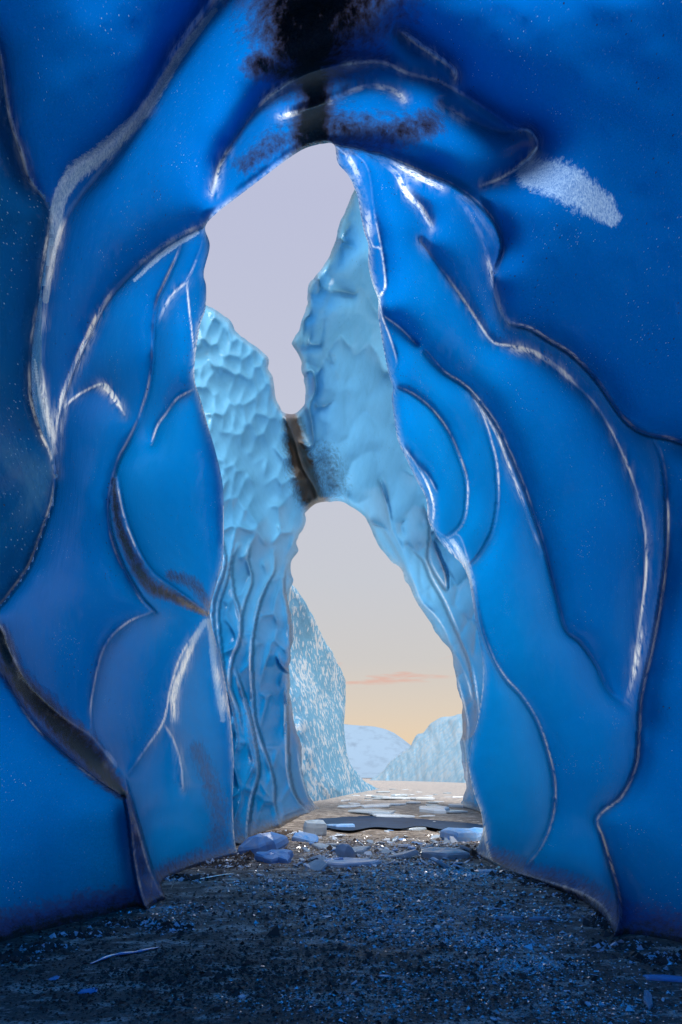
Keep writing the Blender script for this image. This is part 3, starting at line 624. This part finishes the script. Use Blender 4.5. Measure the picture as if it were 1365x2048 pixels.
anB = [(u, v, math.log(d)) for u, v, d in (
 (400,620,13),(340,500,12),(540,705,17),(553,790,18.5),(575,900,19.5),(620,1010,21),(655,1002,21),(590,685,19),(650,520,16),(720,400,13),(720,250,11.5),(770,700,13),(740,850,16),(800,950,14.5),
 (742,1050,21),(832,1190,22),(903,1305,24),(870,1080,13.5),(925,1420,27),(962,1300,13.5),(928,1600,31),(970,1500,14),(975,1600,16),(1040,1300,12.5),(1040,700,10.5),(440,900,12.5),(450,1300,12),
 (470,1500,11.5),(490,1690,11),(500,1685,contact(1685)),(560,1658,contact(1658)),(600,1632,contact(1632)),(640,1610,contact(1610)),(585,1160,22),(584,1300,20),(520,1300,14.5),(590,1440,22),(350,1200,11),(350,1700,10.5),(500,760,15),(520,1000,15.5),
 (500,1100,14),(540,1500,15),(640,1750,20),(560,1750,14),(480,1750,11),(925,1750,25),(1040,1750,14))]
B.solve(rbf(anB, B.U, B.V, lam=3e-3), 0.0011, reach_b=60, reach_s=60, e=6, sig=.9)

B.logD += 0.012*vnoise(B.sh, 50, 8, 3)+0.0022*vnoise(B.sh, 10, 9, 3, (0.7, 1.5))
inS = inside(spline(np.vstack([SLOT, SLOT[:1]]), 2)[:, :2], B.U, B.V); inA_ = inside(spline(np.vstack([ARCH, ARCH[:1]]), 2)[:, :2], B.U, B.V)
hb = inS | inA_
edge_glints(B, hb, 3.0, .45, 71)
B.logD -= 0.05*np.exp(-np.clip(foot_z(B), 0, 9)/0.4)
B.logD += 0.09*np.clip(gblur(hb.astype(float), 3.0), 0, .5)**1.5
dirtB = np.maximum.reduce([stroke(B, [(582,835,20),(596,900,28),(608,940,34),(622,985,34),(632,1005,30)], 20, 1.15), stroke(B, [(645,930,60),(665,970,46)], 40, .5),
 stroke(B, [(490,1400,8),(500,1460,12),(505,1540,14)], 10, .4), stroke(B, [(470,1650,30),(500,1700,26),(560,1662,14),(620,1625,8)], 20, .5)])
arch = tag(empty('ice_arch', (0, 16, 0)), 'pale cyan dimpled ice arch beyond the cave mouth with a black dirt seam', 'ice arch')
# keep the shown hollows as parts; the ones hidden behind the near cave are one part
vis = []
for k in range(len(pp)): vis.append((k, (lb == k).sum()))
partsB = [('scallop', ICE_MID, None)]*len(pp)
build_relief(B, ~hb, [(SLOT, True), (ARCH, True)], lb, partsB, arch, ICE_MID, np.zeros(B.sh), dirtB, np.arange(B.sh[0]), np.arange(B.sh[1]), rim=(0.05, 10))

# ---------------------------------------------------------------- ground
def ground_h(X, Y):
    return 0.035*np.sin(X*1.3+0.7*np.sin(Y*0.9))*np.cos(Y*0.8+X*0.4)*np.clip(1-Y/60, 0, 1)
ys = np.concatenate([np.linspace(-9, 1.6, 12), np.geomspace(1.7, 60, 420), np.geomspace(63, 9000, 40)])
NX = 300
tx = np.linspace(-1, 1, NX); tx = np.sign(tx)*np.abs(tx)**1.15
GX = np.zeros((len(ys), NX)); 
for i, y in enumerate(ys): GX[i] = tx*(max(6.0, 1.05*y+3) if y < 60 else 66+(y-60)*1.4)
GY = np.repeat(ys[:, None], NX, 1)
gn = vnoise(GX.shape, 26, 21, 5)*0.5
fine_ = vnoise(GX.shape, 5, 22, 3)
amp = np.interp(ys, [0, 3, 20, 60, 100], [0.02, 0.03, 0.09, 0.10, 0])[:, None]
GZ = ground_h(GX, GY)*0.8+amp*gn+fine_*np.interp(ys, [0, 3, 20, 60, 100], [0.004, 0.006, 0.02, 0.02, 0])[:, None]
GZ -= 0.16*np.clip(1.6*(1.25-np.hypot((GX-1.9)/3.3, (GY-15.5)/3.9)), 0, 1)
m, t, N, L, o = nodes('dark_gravel')
geo = N.new('ShaderNodeNewGeometry'); pos = geo.outputs['Position']; sp = N.new('ShaderNodeSeparateXYZ'); L.new(pos, sp.inputs[0])
n1 = noise(N, L, pos, 3.0, 8, 0.7); n2 = noise(N, L, pos, 45, 6, 0.75); n3 = noise(N, L, mapping(N, L, pos, (0.8, 2.6, 1)), 1.1, 6, 0.65)
c = mixc(N, L, n2, (0.042, 0.030, 0.020), (0.32, 0.235, 0.165))
c = mixc(N, L, mrange(N, L, n1, 0.4, 0.7, 0, 0.5), c, (0.03, 0.027, 0.026))
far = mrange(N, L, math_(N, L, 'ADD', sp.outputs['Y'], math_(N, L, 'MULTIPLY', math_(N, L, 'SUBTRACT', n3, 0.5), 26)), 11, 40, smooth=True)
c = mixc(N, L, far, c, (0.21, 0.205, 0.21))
fz = noise(N, L, mapping(N, L, pos, (1.3, 3.0, 1)), 2.2, 10, 0.78)
frz = mrange(N, L, math_(N, L, 'ADD', fz, math_(N, L, 'MULTIPLY', n3, 0.35)), 0.68, 0.78)
frz = math_(N, L, 'MULTIPLY', frz, mrange(N, L, n2, 0.38, 0.52))
c = mixc(N, L, frz, c, (0.80, 0.67, 0.54))
pb = N.new('ShaderNodeBsdfPrincipled'); L.new(c, pb.inputs['Base Color'])
ax = math_(N, L, 'ABSOLUTE', sp.outputs['X']); lim = math_(N, L, 'MAXIMUM', math_(N, L, 'MULTIPLY', sp.outputs['Y'], 0.30), 3.6)
sn = mrange(N, L, math_(N, L, 'SUBTRACT', ax, lim), 0.5, 1.5); sn = math_(N, L, 'MULTIPLY', sn, mrange(N, L, sp.outputs['Y'], 45, 25))
c = mixc(N, L, sn, c, (0.82, 0.85, 0.88)); L.new(c, pb.inputs['Base Color'])      # unseen snow added outside the cave to bounce light into its walls
rr = mrange(N, L, n1, 0.35, 0.65, 0.35, 0.85); L.new(rr, pb.inputs['Roughness'])
bu = N.new('ShaderNodeBump'); bu.inputs['Distance'].default_value = 0.03; bu.inputs['Strength'].default_value = 0.9
vg = N.new('ShaderNodeTexVoronoi'); vg.inputs['Scale'].default_value = 38; L.new(pos, vg.inputs[0])
L.new(math_(N, L, 'ADD', n2, math_(N, L, 'MULTIPLY', vg.outputs['Distance'], 0.6)), bu.inputs['Height']); L.new(bu.outputs[0], pb.inputs['Normal'])
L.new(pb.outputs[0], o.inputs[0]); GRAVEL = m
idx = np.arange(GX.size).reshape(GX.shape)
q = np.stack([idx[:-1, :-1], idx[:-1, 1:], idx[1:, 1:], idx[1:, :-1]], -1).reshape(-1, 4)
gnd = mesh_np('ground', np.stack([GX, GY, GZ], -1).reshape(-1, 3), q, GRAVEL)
gnd['kind'] = 'structure'

def to_w(u, v, z=0.0):
    """the spot of the floor seen in direction (u, v)"""
    y = F*(CH-z)/(v-HV); return np.array([(u-CU)/F*y, y, z])
def floor_z(x, y):
    i = int(np.clip(np.searchsorted(ys, y), 1, len(ys)-1)); hw = GX[i, -1]
    j = int(np.clip(np.searchsorted(GX[i], x), 0, NX-1)); return float(GZ[i, j])

# ---------------------------------------------------------------- speckled glacier wall beyond the arch
def glacier_material(name, a, b, scale, thr, aniso=(1, 1, .45), bump=0.25):
    m, t, N, L, o = nodes(name)
    geo = N.new('ShaderNodeNewGeometry'); pos = geo.outputs['Position']
    pm = mapping(N, L, pos, aniso)
    n1 = noise(N, L, pm, scale, 6, 0.62); n2 = noise(N, L, pm, scale*0.12, 3); n3 = noise(N, L, pm, scale*3, 4, 0.7)
    v = math_(N, L, 'ADD', n1, math_(N, L, 'MULTIPLY', math_(N, L, 'SUBTRACT', n2, 0.5), 0.35))
    f = mrange(N, L, v, thr, thr+0.05)
    sp = N.new('ShaderNodeSeparateXYZ'); L.new(pos, sp.inputs[0])
    body = mixc(N, L, n2, a, tuple(min(1, x*1.35+0.05) for x in a))
    c = mixc(N, L, f, body, b)
    bu = N.new('ShaderNodeBump'); bu.inputs['Distance'].default_value = bump; bu.inputs['Strength'].default_value = 0.9
    L.new(math_(N, L, 'ADD', n1, math_(N, L, 'MULTIPLY', n3, 0.3)), bu.inputs['Height'])
    pb = N.new('ShaderNodeBsdfPrincipled'); L.new(c, pb.inputs['Base Color']); pb.inputs['Roughness'].default_value = 0.45
    L.new(bu.outputs[0], pb.inputs['Normal'])
    tr = N.new('ShaderNodeBsdfTranslucent'); L.new(c, tr.inputs[0])
    ms = N.new('ShaderNodeMixShader'); ms.inputs[0].default_value = 0.35; L.new(pb.outputs[0], ms.inputs[1]); L.new(tr.outputs[0], ms.inputs[2])
    L.new(ms.outputs[0], o.inputs[0]); return m
SPECK = glacier_material('speckled_glacier_ice', (0.09, 0.32, 0.52), (0.62, 0.71, 0.79), 3.6, 0.52, (1, .5, .5), .12)
FRONT = glacier_material('snowy_glacier_ice', (0.19, 0.37, 0.52), (0.40, 0.52, 0.62), 0.9, 0.50, (1, 1, .28), 0.4)
def simple_wall(name, u0, u1, v0, v1, poly, anchors, mat, label, cat, amp, cell, kb=0.0006, seed=3, rimd=0.10, aniso=(.7, 1.6), loc=(0, 30, 0), ridges=()):
    R = Relief(u0, u1, v0, v1, 2)
    for kw, p in ridges: R.ridge(p, **kw)
    R.solve(rbf([(u, v, math.log(d)) for u, v, d in anchors], R.U, R.V, lam=3e-3), kb, reach_b=40, reach_s=40, e=5)
    R.logD += amp*vnoise(R.sh, cell, seed, 4, aniso)
    poly = ragged(np.array(poly, float), 1.3, seed)
    m_ = inside(spline(np.vstack([poly, poly[:1]]), 2)[:, :2], R.U, R.V)
    root = tag(empty(name, loc), label, cat)
    R.logD += 0.10*np.clip(gblur((~m_).astype(float), 2.5), 0, .5)**1.5
    build_relief(R, m_, [(poly, True)], np.zeros(R.sh, int), [('face', mat, None)], root, mat, np.zeros(R.sh), np.zeros(R.sh), np.arange(R.sh[0]), np.arange(R.sh[1]), rim=(rimd, 6))
    return root
simple_wall('glacier_wall', 520, 790, 1120, 1720, [(560,1130),(578,1165),(590,1176),(606,1198),(626,1234),(646,1277),(668,1312),(684,1342),(691,1372),(689,1440),(690,1478),(698,1518),(711,1545),(730,1564),(752,1576),(762,1584),(700,1610),(660,1660),(540,1700),(530,1400)],
 [(580,1170,32),(590,1400,27.5),(600,1550,28),(655,1603,contact(1603)),(700,1590,contact(1590)),(745,1579,contact(1579)),(690,1400,58),(640,1280,44),(540,1700,27),(700,1700,30),(780,1600,62),(540,1200,30),(650,1450,36),(760,1400,70)],
 SPECK, 'tall pale blue glacier wall speckled with white frost seen through the lower arch', 'glacier wall', 0.010, 12, seed=31,
 ridges=[(dict(w_=.8), [(600,1440),(612,1500),(632,1550),(660,1590)]), (dict(w_=.7), [(620,1500),(645,1550),(680,1585)]), (dict(w_=.6), [(596,1530),(606,1580),(625,1615)])])
simple_wall('glacier_front', 700, 1120, 1360, 1600, [(728,1566),(742,1558),(762,1543),(790,1516),(818,1495),(826,1478),(834,1468),(846,1464),(858,1450),(872,1442),(884,1436),(905,1434),(932,1424),(1000,1402),(1110,1385),(1110,1592),(930,1582),(800,1574),(735,1570)],
 [(735,1562,250),(800,1560,200),(860,1450,230),(930,1425,190),(930,1568,112),(860,1564,160),(1100,1400,150),(1100,1575,90),(780,1520,240)],
 FRONT, 'frosted pale glacier front rising right of the horizon hills', 'glacier', 0.012, 10, seed=33, loc=(30, 150, 0), aniso=(.6, 2.2))
# hills
hx = np.linspace(-2600, 3600, 260); hy = np.linspace(700, 3600, 120); HX, HY = np.meshgrid(hx, hy)
def bump_(cx, cy_, sx_, sy_, h): return h*np.exp(-((HX-cx)/sx_)**2-((HY-cy_)/sy_)**2)
HZ = bump_(145, 1500, 90, 420, 44)+bump_(30, 1600, 220, 420, 100)+bump_(-200, 1900, 300, 500, 118)+bump_(50, 2600, 420, 380, 130)+bump_(-900, 2000, 600, 500, 220)+bump_(1000, 2100, 420, 600, 190)+bump_(2300, 2100, 700, 600, 260)
HZ += 7*vnoise(HZ.shape, 9, 41, 4)*np.clip(HZ/60, 0, 1)
m, t, N, L, o = nodes('hazy_snow_hill'); geo = N.new('ShaderNodeNewGeometry')
nn = noise(N, L, mapping(N, L, geo.outputs['Position'], (1, .4, 1)), 0.02, 6, 0.65)
c = mixc(N, L, mrange(N, L, nn, 0.50, 0.72), (0.16, 0.24, 0.33), (0.10, 0.15, 0.21))  # blue distance haze is put into the hill colour
pb = N.new('ShaderNodeBsdfPrincipled'); L.new(c, pb.inputs['Base Color']); pb.inputs['Roughness'].default_value = 0.9; L.new(pb.outputs[0], o.inputs[0])
idx = np.arange(HX.size).reshape(HX.shape)
q = np.stack([idx[:-1, :-1], idx[:-1, 1:], idx[1:, 1:], idx[1:, :-1]], -1).reshape(-1, 4)
mesh_np('hills', np.stack([HX, HY, HZ-1], -1).reshape(-1, 3), q, m)['kind'] = 'structure'

# ---------------------------------------------------------------- meltwater pool
m, t, N, L, o = nodes('dark_meltwater'); geo = N.new('ShaderNodeNewGeometry')
df = N.new('ShaderNodeBsdfDiffuse'); L.new(mixc(N, L, noise(N, L, mapping(N, L, geo.outputs['Position'], (.6, 2, 1)), 2, 5), (0.008, 0.016, 0.035), (0.04, 0.075, 0.14)), df.inputs[0])
gl = N.new('ShaderNodeBsdfGlossy'); gl.inputs['Roughness'].default_value = .12; ms = N.new('ShaderNodeMixShader'); ms.inputs[0].default_value = .10
bu = N.new('ShaderNodeBump'); bu.inputs['Distance'].default_value = 0.02; L.new(noise(N, L, geo.outputs['Position'], 4, 4), bu.inputs['Height']); L.new(bu.outputs[0], gl.inputs['Normal'])
L.new(df.outputs[0], ms.inputs[1]); L.new(gl.outputs[0], ms.inputs[2]); L.new(ms.outputs[0], o.inputs[0])
out_p = [(625,1640),(660,1631),(720,1630),(800,1634),(880,1641),(940,1646),(975,1652),(970,1660),(930,1656),(890,1659),(840,1652),(800,1657),(750,1654),(700,1661),(660,1656),(635,1650)]
pz = -0.05
P_ = spline(np.array([to_w(u, v, pz)[:2] for u, v in out_p+out_p[:1]]), 0.25)[:-1]
import bmesh
bm = bmesh.new(); bm.faces.new([bm.verts.new((x, y, pz)) for x, y in P_]); bmesh.ops.triangulate(bm, faces=bm.faces[:])
me = bpy.data.meshes.new('meltwater_pool'); bm.to_mesh(me); bm.free(); me.materials.append(m)
o_ = link(bpy.data.objects.new('meltwater_pool', me)); o_['kind'] = 'structure'

# ---------------------------------------------------------------- broken ice on the floor
def slab_material(name, col, trans, rough, alpha=0.0):
    m, t, N, L, o = nodes(name)
    geo = N.new('ShaderNodeNewGeometry'); pos = geo.outputs['Position']
    n1 = noise(N, L, pos, 6, 6, 0.7)
    c = mixc(N, L, mrange(N, L, n1, 0.3, 0.7), col, tuple(min(1, x*0.5+0.35) for x in col))
    df = N.new('ShaderNodeBsdfDiffuse'); L.new(c, df.inputs[0]); tr = N.new('ShaderNodeBsdfTranslucent'); L.new(c, tr.inputs[0])
    m1 = N.new('ShaderNodeMixShader'); m1.inputs[0].default_value = trans; L.new(df.outputs[0], m1.inputs[1]); L.new(tr.outputs[0], m1.inputs[2])
    rf = N.new('ShaderNodeBsdfRefraction'); rf.inputs['IOR'].default_value = 1.1; rf.inputs['Roughness'].default_value = 0.1; rf.inputs[0].default_value = (0.75, 0.88, 1, 1)
    m2 = N.new('ShaderNodeMixShader'); m2.inputs[0].default_value = alpha; L.new(m1.outputs[0], m2.inputs[1]); L.new(rf.outputs[0], m2.inputs[2])
    bu = N.new('ShaderNodeBump'); bu.inputs['Distance'].default_value = 0.01; L.new(n1, bu.inputs['Height'])
    gl = N.new('ShaderNodeBsdfGlossy'); gl.inputs['Roughness'].default_value = rough; L.new(bu.outputs[0], gl.inputs['Normal'])
    fr = N.new('ShaderNodeFresnel'); fr.inputs[0].default_value = 1.7; L.new(bu.outputs[0], fr.inputs['Normal'])
    ms = N.new('ShaderNodeMixShader'); L.new(fr.outputs[0], ms.inputs[0]); L.new(m2.outputs[0], ms.inputs[1]); L.new(gl.outputs[0], ms.inputs[2]); L.new(ms.outputs[0], o.inputs[0])
    return m
BLUE = slab_material('blue_slab_ice', (0.12, 0.42, 0.90), .2, .15, .05); CLEAR = slab_material('clear_slab_ice', (0.62, 0.76, 0.86), .25, .06, .3)
WHITE = slab_material('frosted_slab_ice', (0.75, 0.84, 0.92), .1, .12, .05)
def slab_mesh(L_, W_, T_, n=9, jag=.25, seed=0, curve=0.0, crown=0.0):
    """a broken plate: ragged outline, bevelled, uneven top, real thickness"""
    g = np.random.default_rng(seed); th = np.sort((np.arange(n)+g.uniform(-.35, .35, n))*2*math.pi/n)
    r = 1-jag*g.uniform(0, 1, n); x = np.cos(th)*r*L_/2; y = np.sin(th)*r*W_/2
    rings = []
    for s_, z in ((.9, 0), (1, T_*.22), (.985, T_*.75), (.90, T_), (.45, T_*(1.04+crown))):
        zz = z+T_*.10*g.uniform(-1, 1, n)*(z > 0)+curve*(x*s_/(L_/2))**2
        rings.append(np.stack([x*s_, y*s_, zz], 1))
    V_ = np.vstack(rings+[[(0, 0, 0)], [(0, 0, T_*(1.05+crown*1.3))]]); f = []
    for k in range(4):
        for i in range(n): f.append((k*n+i, k*n+(i+1) % n, (k+1)*n+(i+1) % n, (k+1)*n+i))
    for i in range(n): f.append((5*n, (i+1) % n, i)); f.append((5*n+1, 4*n+i, 4*n+(i+1) % n))
    me = bpy.data.meshes.new('slab'); me.from_pydata(V_.tolist(), [], f); me.update(); return me
def slab(name, u, v, L_, W_, T_, mat, label, cat, rz=0, rx=0, ry=0, lift=0.0, group=None, **kw):
    p = to_w(u, v); me = slab_mesh(L_, W_, T_, seed=int(u*7+v), **kw); me.materials.append(mat); me.name = name
    o = link(bpy.data.objects.new(name, me)); o.location = (p[0], p[1], floor_z(p[0], p[1])+lift-0.01)
    o.rotation_euler = (rx, ry, rz); tag(o, label, cat, group); return o
R_ = math.radians
slab('ice_slab', 528, 1706, 1.05, .5, .22, BLUE, 'thick rounded blue ice slab leaning at the foot of the left wall', 'ice slab', rz=R_(20), rx=R_(8), ry=R_(-14), crown=.5, lift=.03, n=13, jag=.45)
slab('ice_slab', 555, 1722, .85, .5, .16, BLUE, 'jagged flat blue ice slab in front of the rounded slab, left of the floor', 'ice slab', rz=R_(-12), rx=R_(20), n=15, jag=.5)
slab('ice_shard', 695, 1720, .55, .10, .19, WHITE, 'upright triangular frosted ice shard, the tallest of the broken pile', 'ice shard', rz=R_(-25), rx=R_(24), ry=R_(16), n=7, jag=.55, crown=.5)
slab('ice_slab', 695, 1732, 1.15, .42, .09, WHITE, 'long flat frosted ice plate lying before the upright shard', 'ice slab', rz=R_(10), rx=R_(6), n=8, jag=.35)
slab('ice_block', 628, 1668, .75, .6, .34, CLEAR, 'clear angular ice block at the left end of the dark pool', 'ice block', rz=R_(30), rx=R_(10), n=7, jag=.3)
slab('ice_slab', 612, 1684, .95, .5, .14, BLUE, 'tilted blue ice plate between the left wall foot and the clear block', 'ice slab', rz=R_(-20), rx=R_(22), ry=R_(10), n=11, jag=.45)
slab('ice_slab', 935, 1676, 1.5, .7, .26, BLUE, 'long pale blue ice slab at the right end of the dark pool', 'ice slab', rz=R_(-6), rx=R_(10), n=13, jag=.4)
slab('ice_slab', 885, 1714, 1.0, .5, .14, CLEAR, 'grooved clear ice plate near the foot of the right wall', 'ice slab', rz=R_(-8), rx=R_(9), n=9)
slab('ice_slab', 1000, 1712, .8, .4, .12, BLUE, 'small blue ice plate tucked against the right wall foot', 'ice slab', rz=R_(15), n=8) if False else None
slab('ice_bar', 1019, 1838, .27, .085, .035, CLEAR, 'clear ice bar on the gravel, left of the matching pair', 'ice bar', rz=R_(-8), n=8, jag=.15)
slab('ice_bar', 1081, 1840, .25, .075, .035, CLEAR, 'clear ice bar on the gravel, right of the matching pair', 'ice bar', rz=R_(7), n=8, jag=.15)
slab('ice_plate', 974, 1746, .32, .2, .05, WHITE, 'small frosted ice plate at the foot of the right inner wall', 'ice plate', n=9)
slab('ice_bar', 1296, 1995, .34, .06, .03, CLEAR, 'narrow cloudy ice strip at the lower right corner', 'ice bar', rz=R_(62), n=9, jag=.2)
slab('ice_sheet', 1345, 1958, .45, .12, .02, BLUE, 'thin blue ice sheet edge cut by the right picture border', 'ice sheet', rz=R_(-10), n=8)
slab('ice_flake', 178, 1985, .16, .12, .02, BLUE, 'bright blue ice flake on the dark gravel at lower left', 'ice flake', rz=R_(10), n=10, jag=.4)
slab('ice_flake', 110, 1957, .08, .09, .015, BLUE, 'tiny blue ice flake by the left wall foot', 'ice flake', n=8, jag=.4)
slab('ice_chip', 484, 1998, .06, .06, .02, WHITE, 'small white ice chip alone on the near dark gravel', 'ice chip', n=7)
slab('ice_chip', 770, 1951, .11, .035, .02, WHITE, 'narrow white ice chip in the centre of the near gravel', 'ice chip', rz=R_(-15), n=7)
def rod(name, pts_uv, r, mat, label, cat, lift=0.01, wig=0.0, seed=1):
    g = np.random.default_rng(seed)
    C_ = spline(np.array([(*to_w(u, v)[:2], l) for u, v, l in pts_uv]), 0.04); n = len(C_)
    V_ = []; K = 6
    for k, p in enumerate(C_):
        t_ = C_[min(k+1, n-1)]-C_[max(k-1, 0)]; t_ /= np.linalg.norm(t_)+1e-9
        a = np.cross(t_, (0, 0, 1)); a /= np.linalg.norm(a)+1e-9; b = np.cross(a, t_); rr = r*(0.5+0.6*min(1, 6*min(k, n-1-k)/n))*g.uniform(.75, 1.25)
        z0 = floor_z(p[0], p[1])+lift+p[2]
        for q in range(K): V_.append(np.array([p[0], p[1], z0])+rr*(a*math.cos(q*2*math.pi/K)*1.8+b*math.sin(q*2*math.pi/K))+g.normal(size=3)*wig)
    k = np.arange(n-1)[:, None]*K; c = np.arange(K)[None]; d = (c+1) % K
    o = mesh_np(name, np.array(V_), np.stack([k+c, k+d, k+K+d, k+K+c], -1).reshape(-1, 4), mat); tag(o, label, cat); return o
rod('ice_stick', [(182,1930,0),(225,1916,.01),(270,1908,.005),(318,1899,0)], .011, BLUE, 'long thin blue ice stick on the gravel below the left pillar', 'ice stick')
rod('ice_stick', [(385,1764,0),(420,1757,.01),(468,1747,0)], .012, BLUE, 'thin blue ice stick near the foot of the left inner wall', 'ice stick')
m, t, N, L, o = nodes('dry_twig'); pb = N.new('ShaderNodeBsdfPrincipled'); pb.inputs['Base Color'].default_value = (.42, .36, .28, 1); L.new(pb.outputs[0], o.inputs[0]); TWIG = m
rod('twig', [(342,1782,0),(346,1776,.03),(349,1770,.09)], .004, TWIG, 'short pale twig standing near the left pillar foot', 'twig')
rod('twig', [(683,1827,0),(688,1815,.01),(684,1806,.02),(686,1800,.05)], .004, TWIG, 'thin wavy pale twig in the middle of the gravel floor', 'twig')
# the jumble of thin broken plates round the pool and the farther floes
g = np.random.default_rng(5)
protos = [slab_mesh(1, .55, .09, n=int(g.integers(5, 9)), jag=.45, seed=100+k) for k in range(10)]
def scatter(n, region, name, label, group, cat, smin, smax, mats, tiltmax, thick=1.0):
    (ua, ub), (va, vb) = region
    for k in range(n):
        u, v = g.uniform(ua, ub), va+(vb-va)*g.uniform()**1.2; p = to_w(u, v)
        me = protos[int(g.integers(len(protos)))]; mt = mats[int(g.integers(len(mats)))]
        key = me.name+mt.name
        if key not in cache: cache[key] = me.copy(); cache[key].materials.append(mt)
        o = link(bpy.data.objects.new(name, cache[key])); s_ = g.uniform(smin, smax)*(0.5+g.uniform()**2)
        o.scale = (s_, s_*g.uniform(.6, 1.3), s_*g.uniform(.6, 1.5)*thick); o.rotation_euler = (g.normal()*tiltmax, g.normal()*tiltmax, g.uniform(0, 6.28))
        kind_ = {'blue_slab_ice': 'blue', 'clear_slab_ice': 'glassy clear', 'frosted_slab_ice': 'frosted white'}[mt.name]
        o.location = (p[0], p[1], floor_z(p[0], p[1])+0.005); pu, pv = (u-ua)/(ub-ua), (v-va)/(vb-va)
        where = ('far', 'middle', 'near')[min(2, int(pv*3))]+' '+('left', 'centre left', 'centre right', 'right')[min(3, int(pu*4))]
        tag(o, kind_+' '+label % where, cat, group)
cache = {}
scatter(120, ((590, 940), (1664, 1738)), 'ice_shard', 'broken ice plate at the %s of the jumble before the pool', 'broken ice plates by the pool', 'ice shard', .15, .62, (CLEAR, CLEAR, WHITE, WHITE, BLUE), .34)
scatter(16, ((650, 950), (1640, 1662)), 'ice_shard', 'broken ice plate at the %s of the dark pool itself', 'ice plates lying in the pool', 'ice shard', .4, 1.3, (CLEAR, BLUE, WHITE), .05, .7)
scatter(50, ((680, 925), (1578, 1632)), 'ice_floe', 'flat ice plate at the %s of the flats beyond the pool', 'flat ice plates beyond the pool', 'ice floe', .8, 2.6, (WHITE, CLEAR, WHITE), .02, .6)
scatter(60, ((430, 1130), (1745, 1860)), 'ice_fragment', 'small ice fragment at the %s of the gravel by the jumble', 'small ice fragments on the gravel', 'ice fragment', .05, .14, (CLEAR, WHITE), .15)
scatter(50, ((560, 1330), (1860, 2040)), 'ice_fragment', 'tiny ice fragment at the %s of the foreground gravel', 'small ice fragments on the gravel', 'ice fragment', .025, .07, (CLEAR, WHITE), .15)
m, t, N, L, o = nodes('glinting_crumb_ice'); df = N.new('ShaderNodeBsdfDiffuse'); df.inputs[0].default_value = (.95, .86, .76, 1)
gl = N.new('ShaderNodeBsdfGlossy'); gl.inputs['Roughness'].default_value = .12
ms = N.new('ShaderNodeMixShader'); ms.inputs[0].default_value = .6; L.new(df.outputs[0], ms.inputs[1]); L.new(gl.outputs[0], ms.inputs[2]); L.new(ms.outputs[0], o.inputs[0]); SPARK = m
# crumbs of ice in drifting patches: thousands of tiny chips
def crumbs(name, n, centres, size, mat, label, cat, seed):
    g = np.random.default_rng(seed); c = np.array(centres, float); pr = c[:, 4]/c[:, 4].sum(); k = g.choice(len(c), n, p=pr)
    u = c[k, 0]+g.normal(size=n)*c[k, 2]; v = np.maximum(c[k, 1]+g.normal(size=n)*c[k, 3], 1600)
    y = F*CH/(v-HV); x = (u-CU)/F*y
    i = np.clip(np.searchsorted(ys, y), 1, len(ys)-1); hw = np.array([GX[a, -1] for a in i]); sgn = np.sign(x)*np.abs(x/hw)**(1/1.15)
    j = np.clip(((sgn+1)/2*(NX-1)).astype(int), 0, NX-1); z = GZ[i, j]
    s_ = size*np.exp(g.normal(size=n)*.5)*np.clip(y/5, .5, 3)**0.7
    a0 = g.uniform(0, 6.28, n); ctr = np.stack([x, y, z+s_*.15], 1)
    base_ = []
    for q in range(3): base_.append(ctr+np.stack([np.cos(a0+q*2.1)*s_, np.sin(a0+q*2.1)*s_*.7, g.uniform(-.3, .3, n)*s_], 1))
    base_.append(ctr+np.stack([g.normal(size=n)*.3*s_, g.normal(size=n)*.3*s_, s_*g.uniform(.3, 1.0, n)], 1))
    V_ = np.stack(base_, 1).reshape(-1, 3); b = np.arange(n)[:, None]*4
    f = np.concatenate([b+np.array([[0, 1, 3]]), b+np.array([[1, 2, 3]]), b+np.array([[2, 0, 3]]), b+np.array([[0, 2, 1]])])
    o = mesh_np(name, V_, f, mat, smooth=False); tag(o, label, cat, kind='stuff')
crumbs('ice_crumbs', 24000, [(800,1760,170,16,3),(850,1800,150,14,2),(900,1750,60,8,1.5),(560,1770,70,10,.8),(780,1830,160,16,2.5),(1000,1880,70,10,1.6),(800,1870,120,16,2),(1060,1830,90,10,1),
 (950,1950,190,24,2.2),(700,2010,160,18,1.3),(1180,2010,110,20,1.2),(1060,1925,60,10,1.2),(360,1820,50,8,.5),(740,1720,130,14,3),(830,1690,120,12,2),(340,1850,30,8,.5)],
 .0078, SPARK, 'glittering crumbs of broken ice strewn in patches over the gravel', 'ice crumbs', 8)
m, t, N, L, o = nodes('black_stone'); pb = N.new('ShaderNodeBsdfPrincipled'); geo = N.new('ShaderNodeNewGeometry')
L.new(mixc(N, L, noise(N, L, geo.outputs['Position'], 3, 3), (.012, .008, .006), (.16, .11, .08)), pb.inputs['Base Color']); pb.inputs['Roughness'].default_value = .7; L.new(pb.outputs[0], o.inputs[0])
foot = [(20,1915,30,5,.25),(90,1893,30,5,.25),(170,1866,30,4,.25),(250,1845,30,4,.25),(340,1858,22,5,.25),(370,1757,26,3,.35),(440,1727,24,3,.35),(490,1712,14,3,.3),(560,1668,20,2,.3),
 (955,1712,14,3,.3),(1035,1752,22,3,.3),(1100,1768,28,3,.3),(1165,1793,28,4,.3),(1212,1840,16,10,.3),(1250,1892,28,5,.3),(1330,1918,30,5,.3)]
crumbs('ice_litter', 2600, foot, .014, WHITE, 'broken bits of ice fallen along the foot of the cave walls', 'ice litter', 17)
crumbs('grit', 5200, foot, .018, m, 'black stones piled along the foot of the cave walls', 'grit', 18)
crumbs('pebbles', 16000, [(700,1800,380,50,2),(700,1950,420,60,3),(300,1960,260,50,2),(800,1700,200,20,1)], .011, m, 'small dark stones and grit covering the cave floor', 'pebbles', 9)
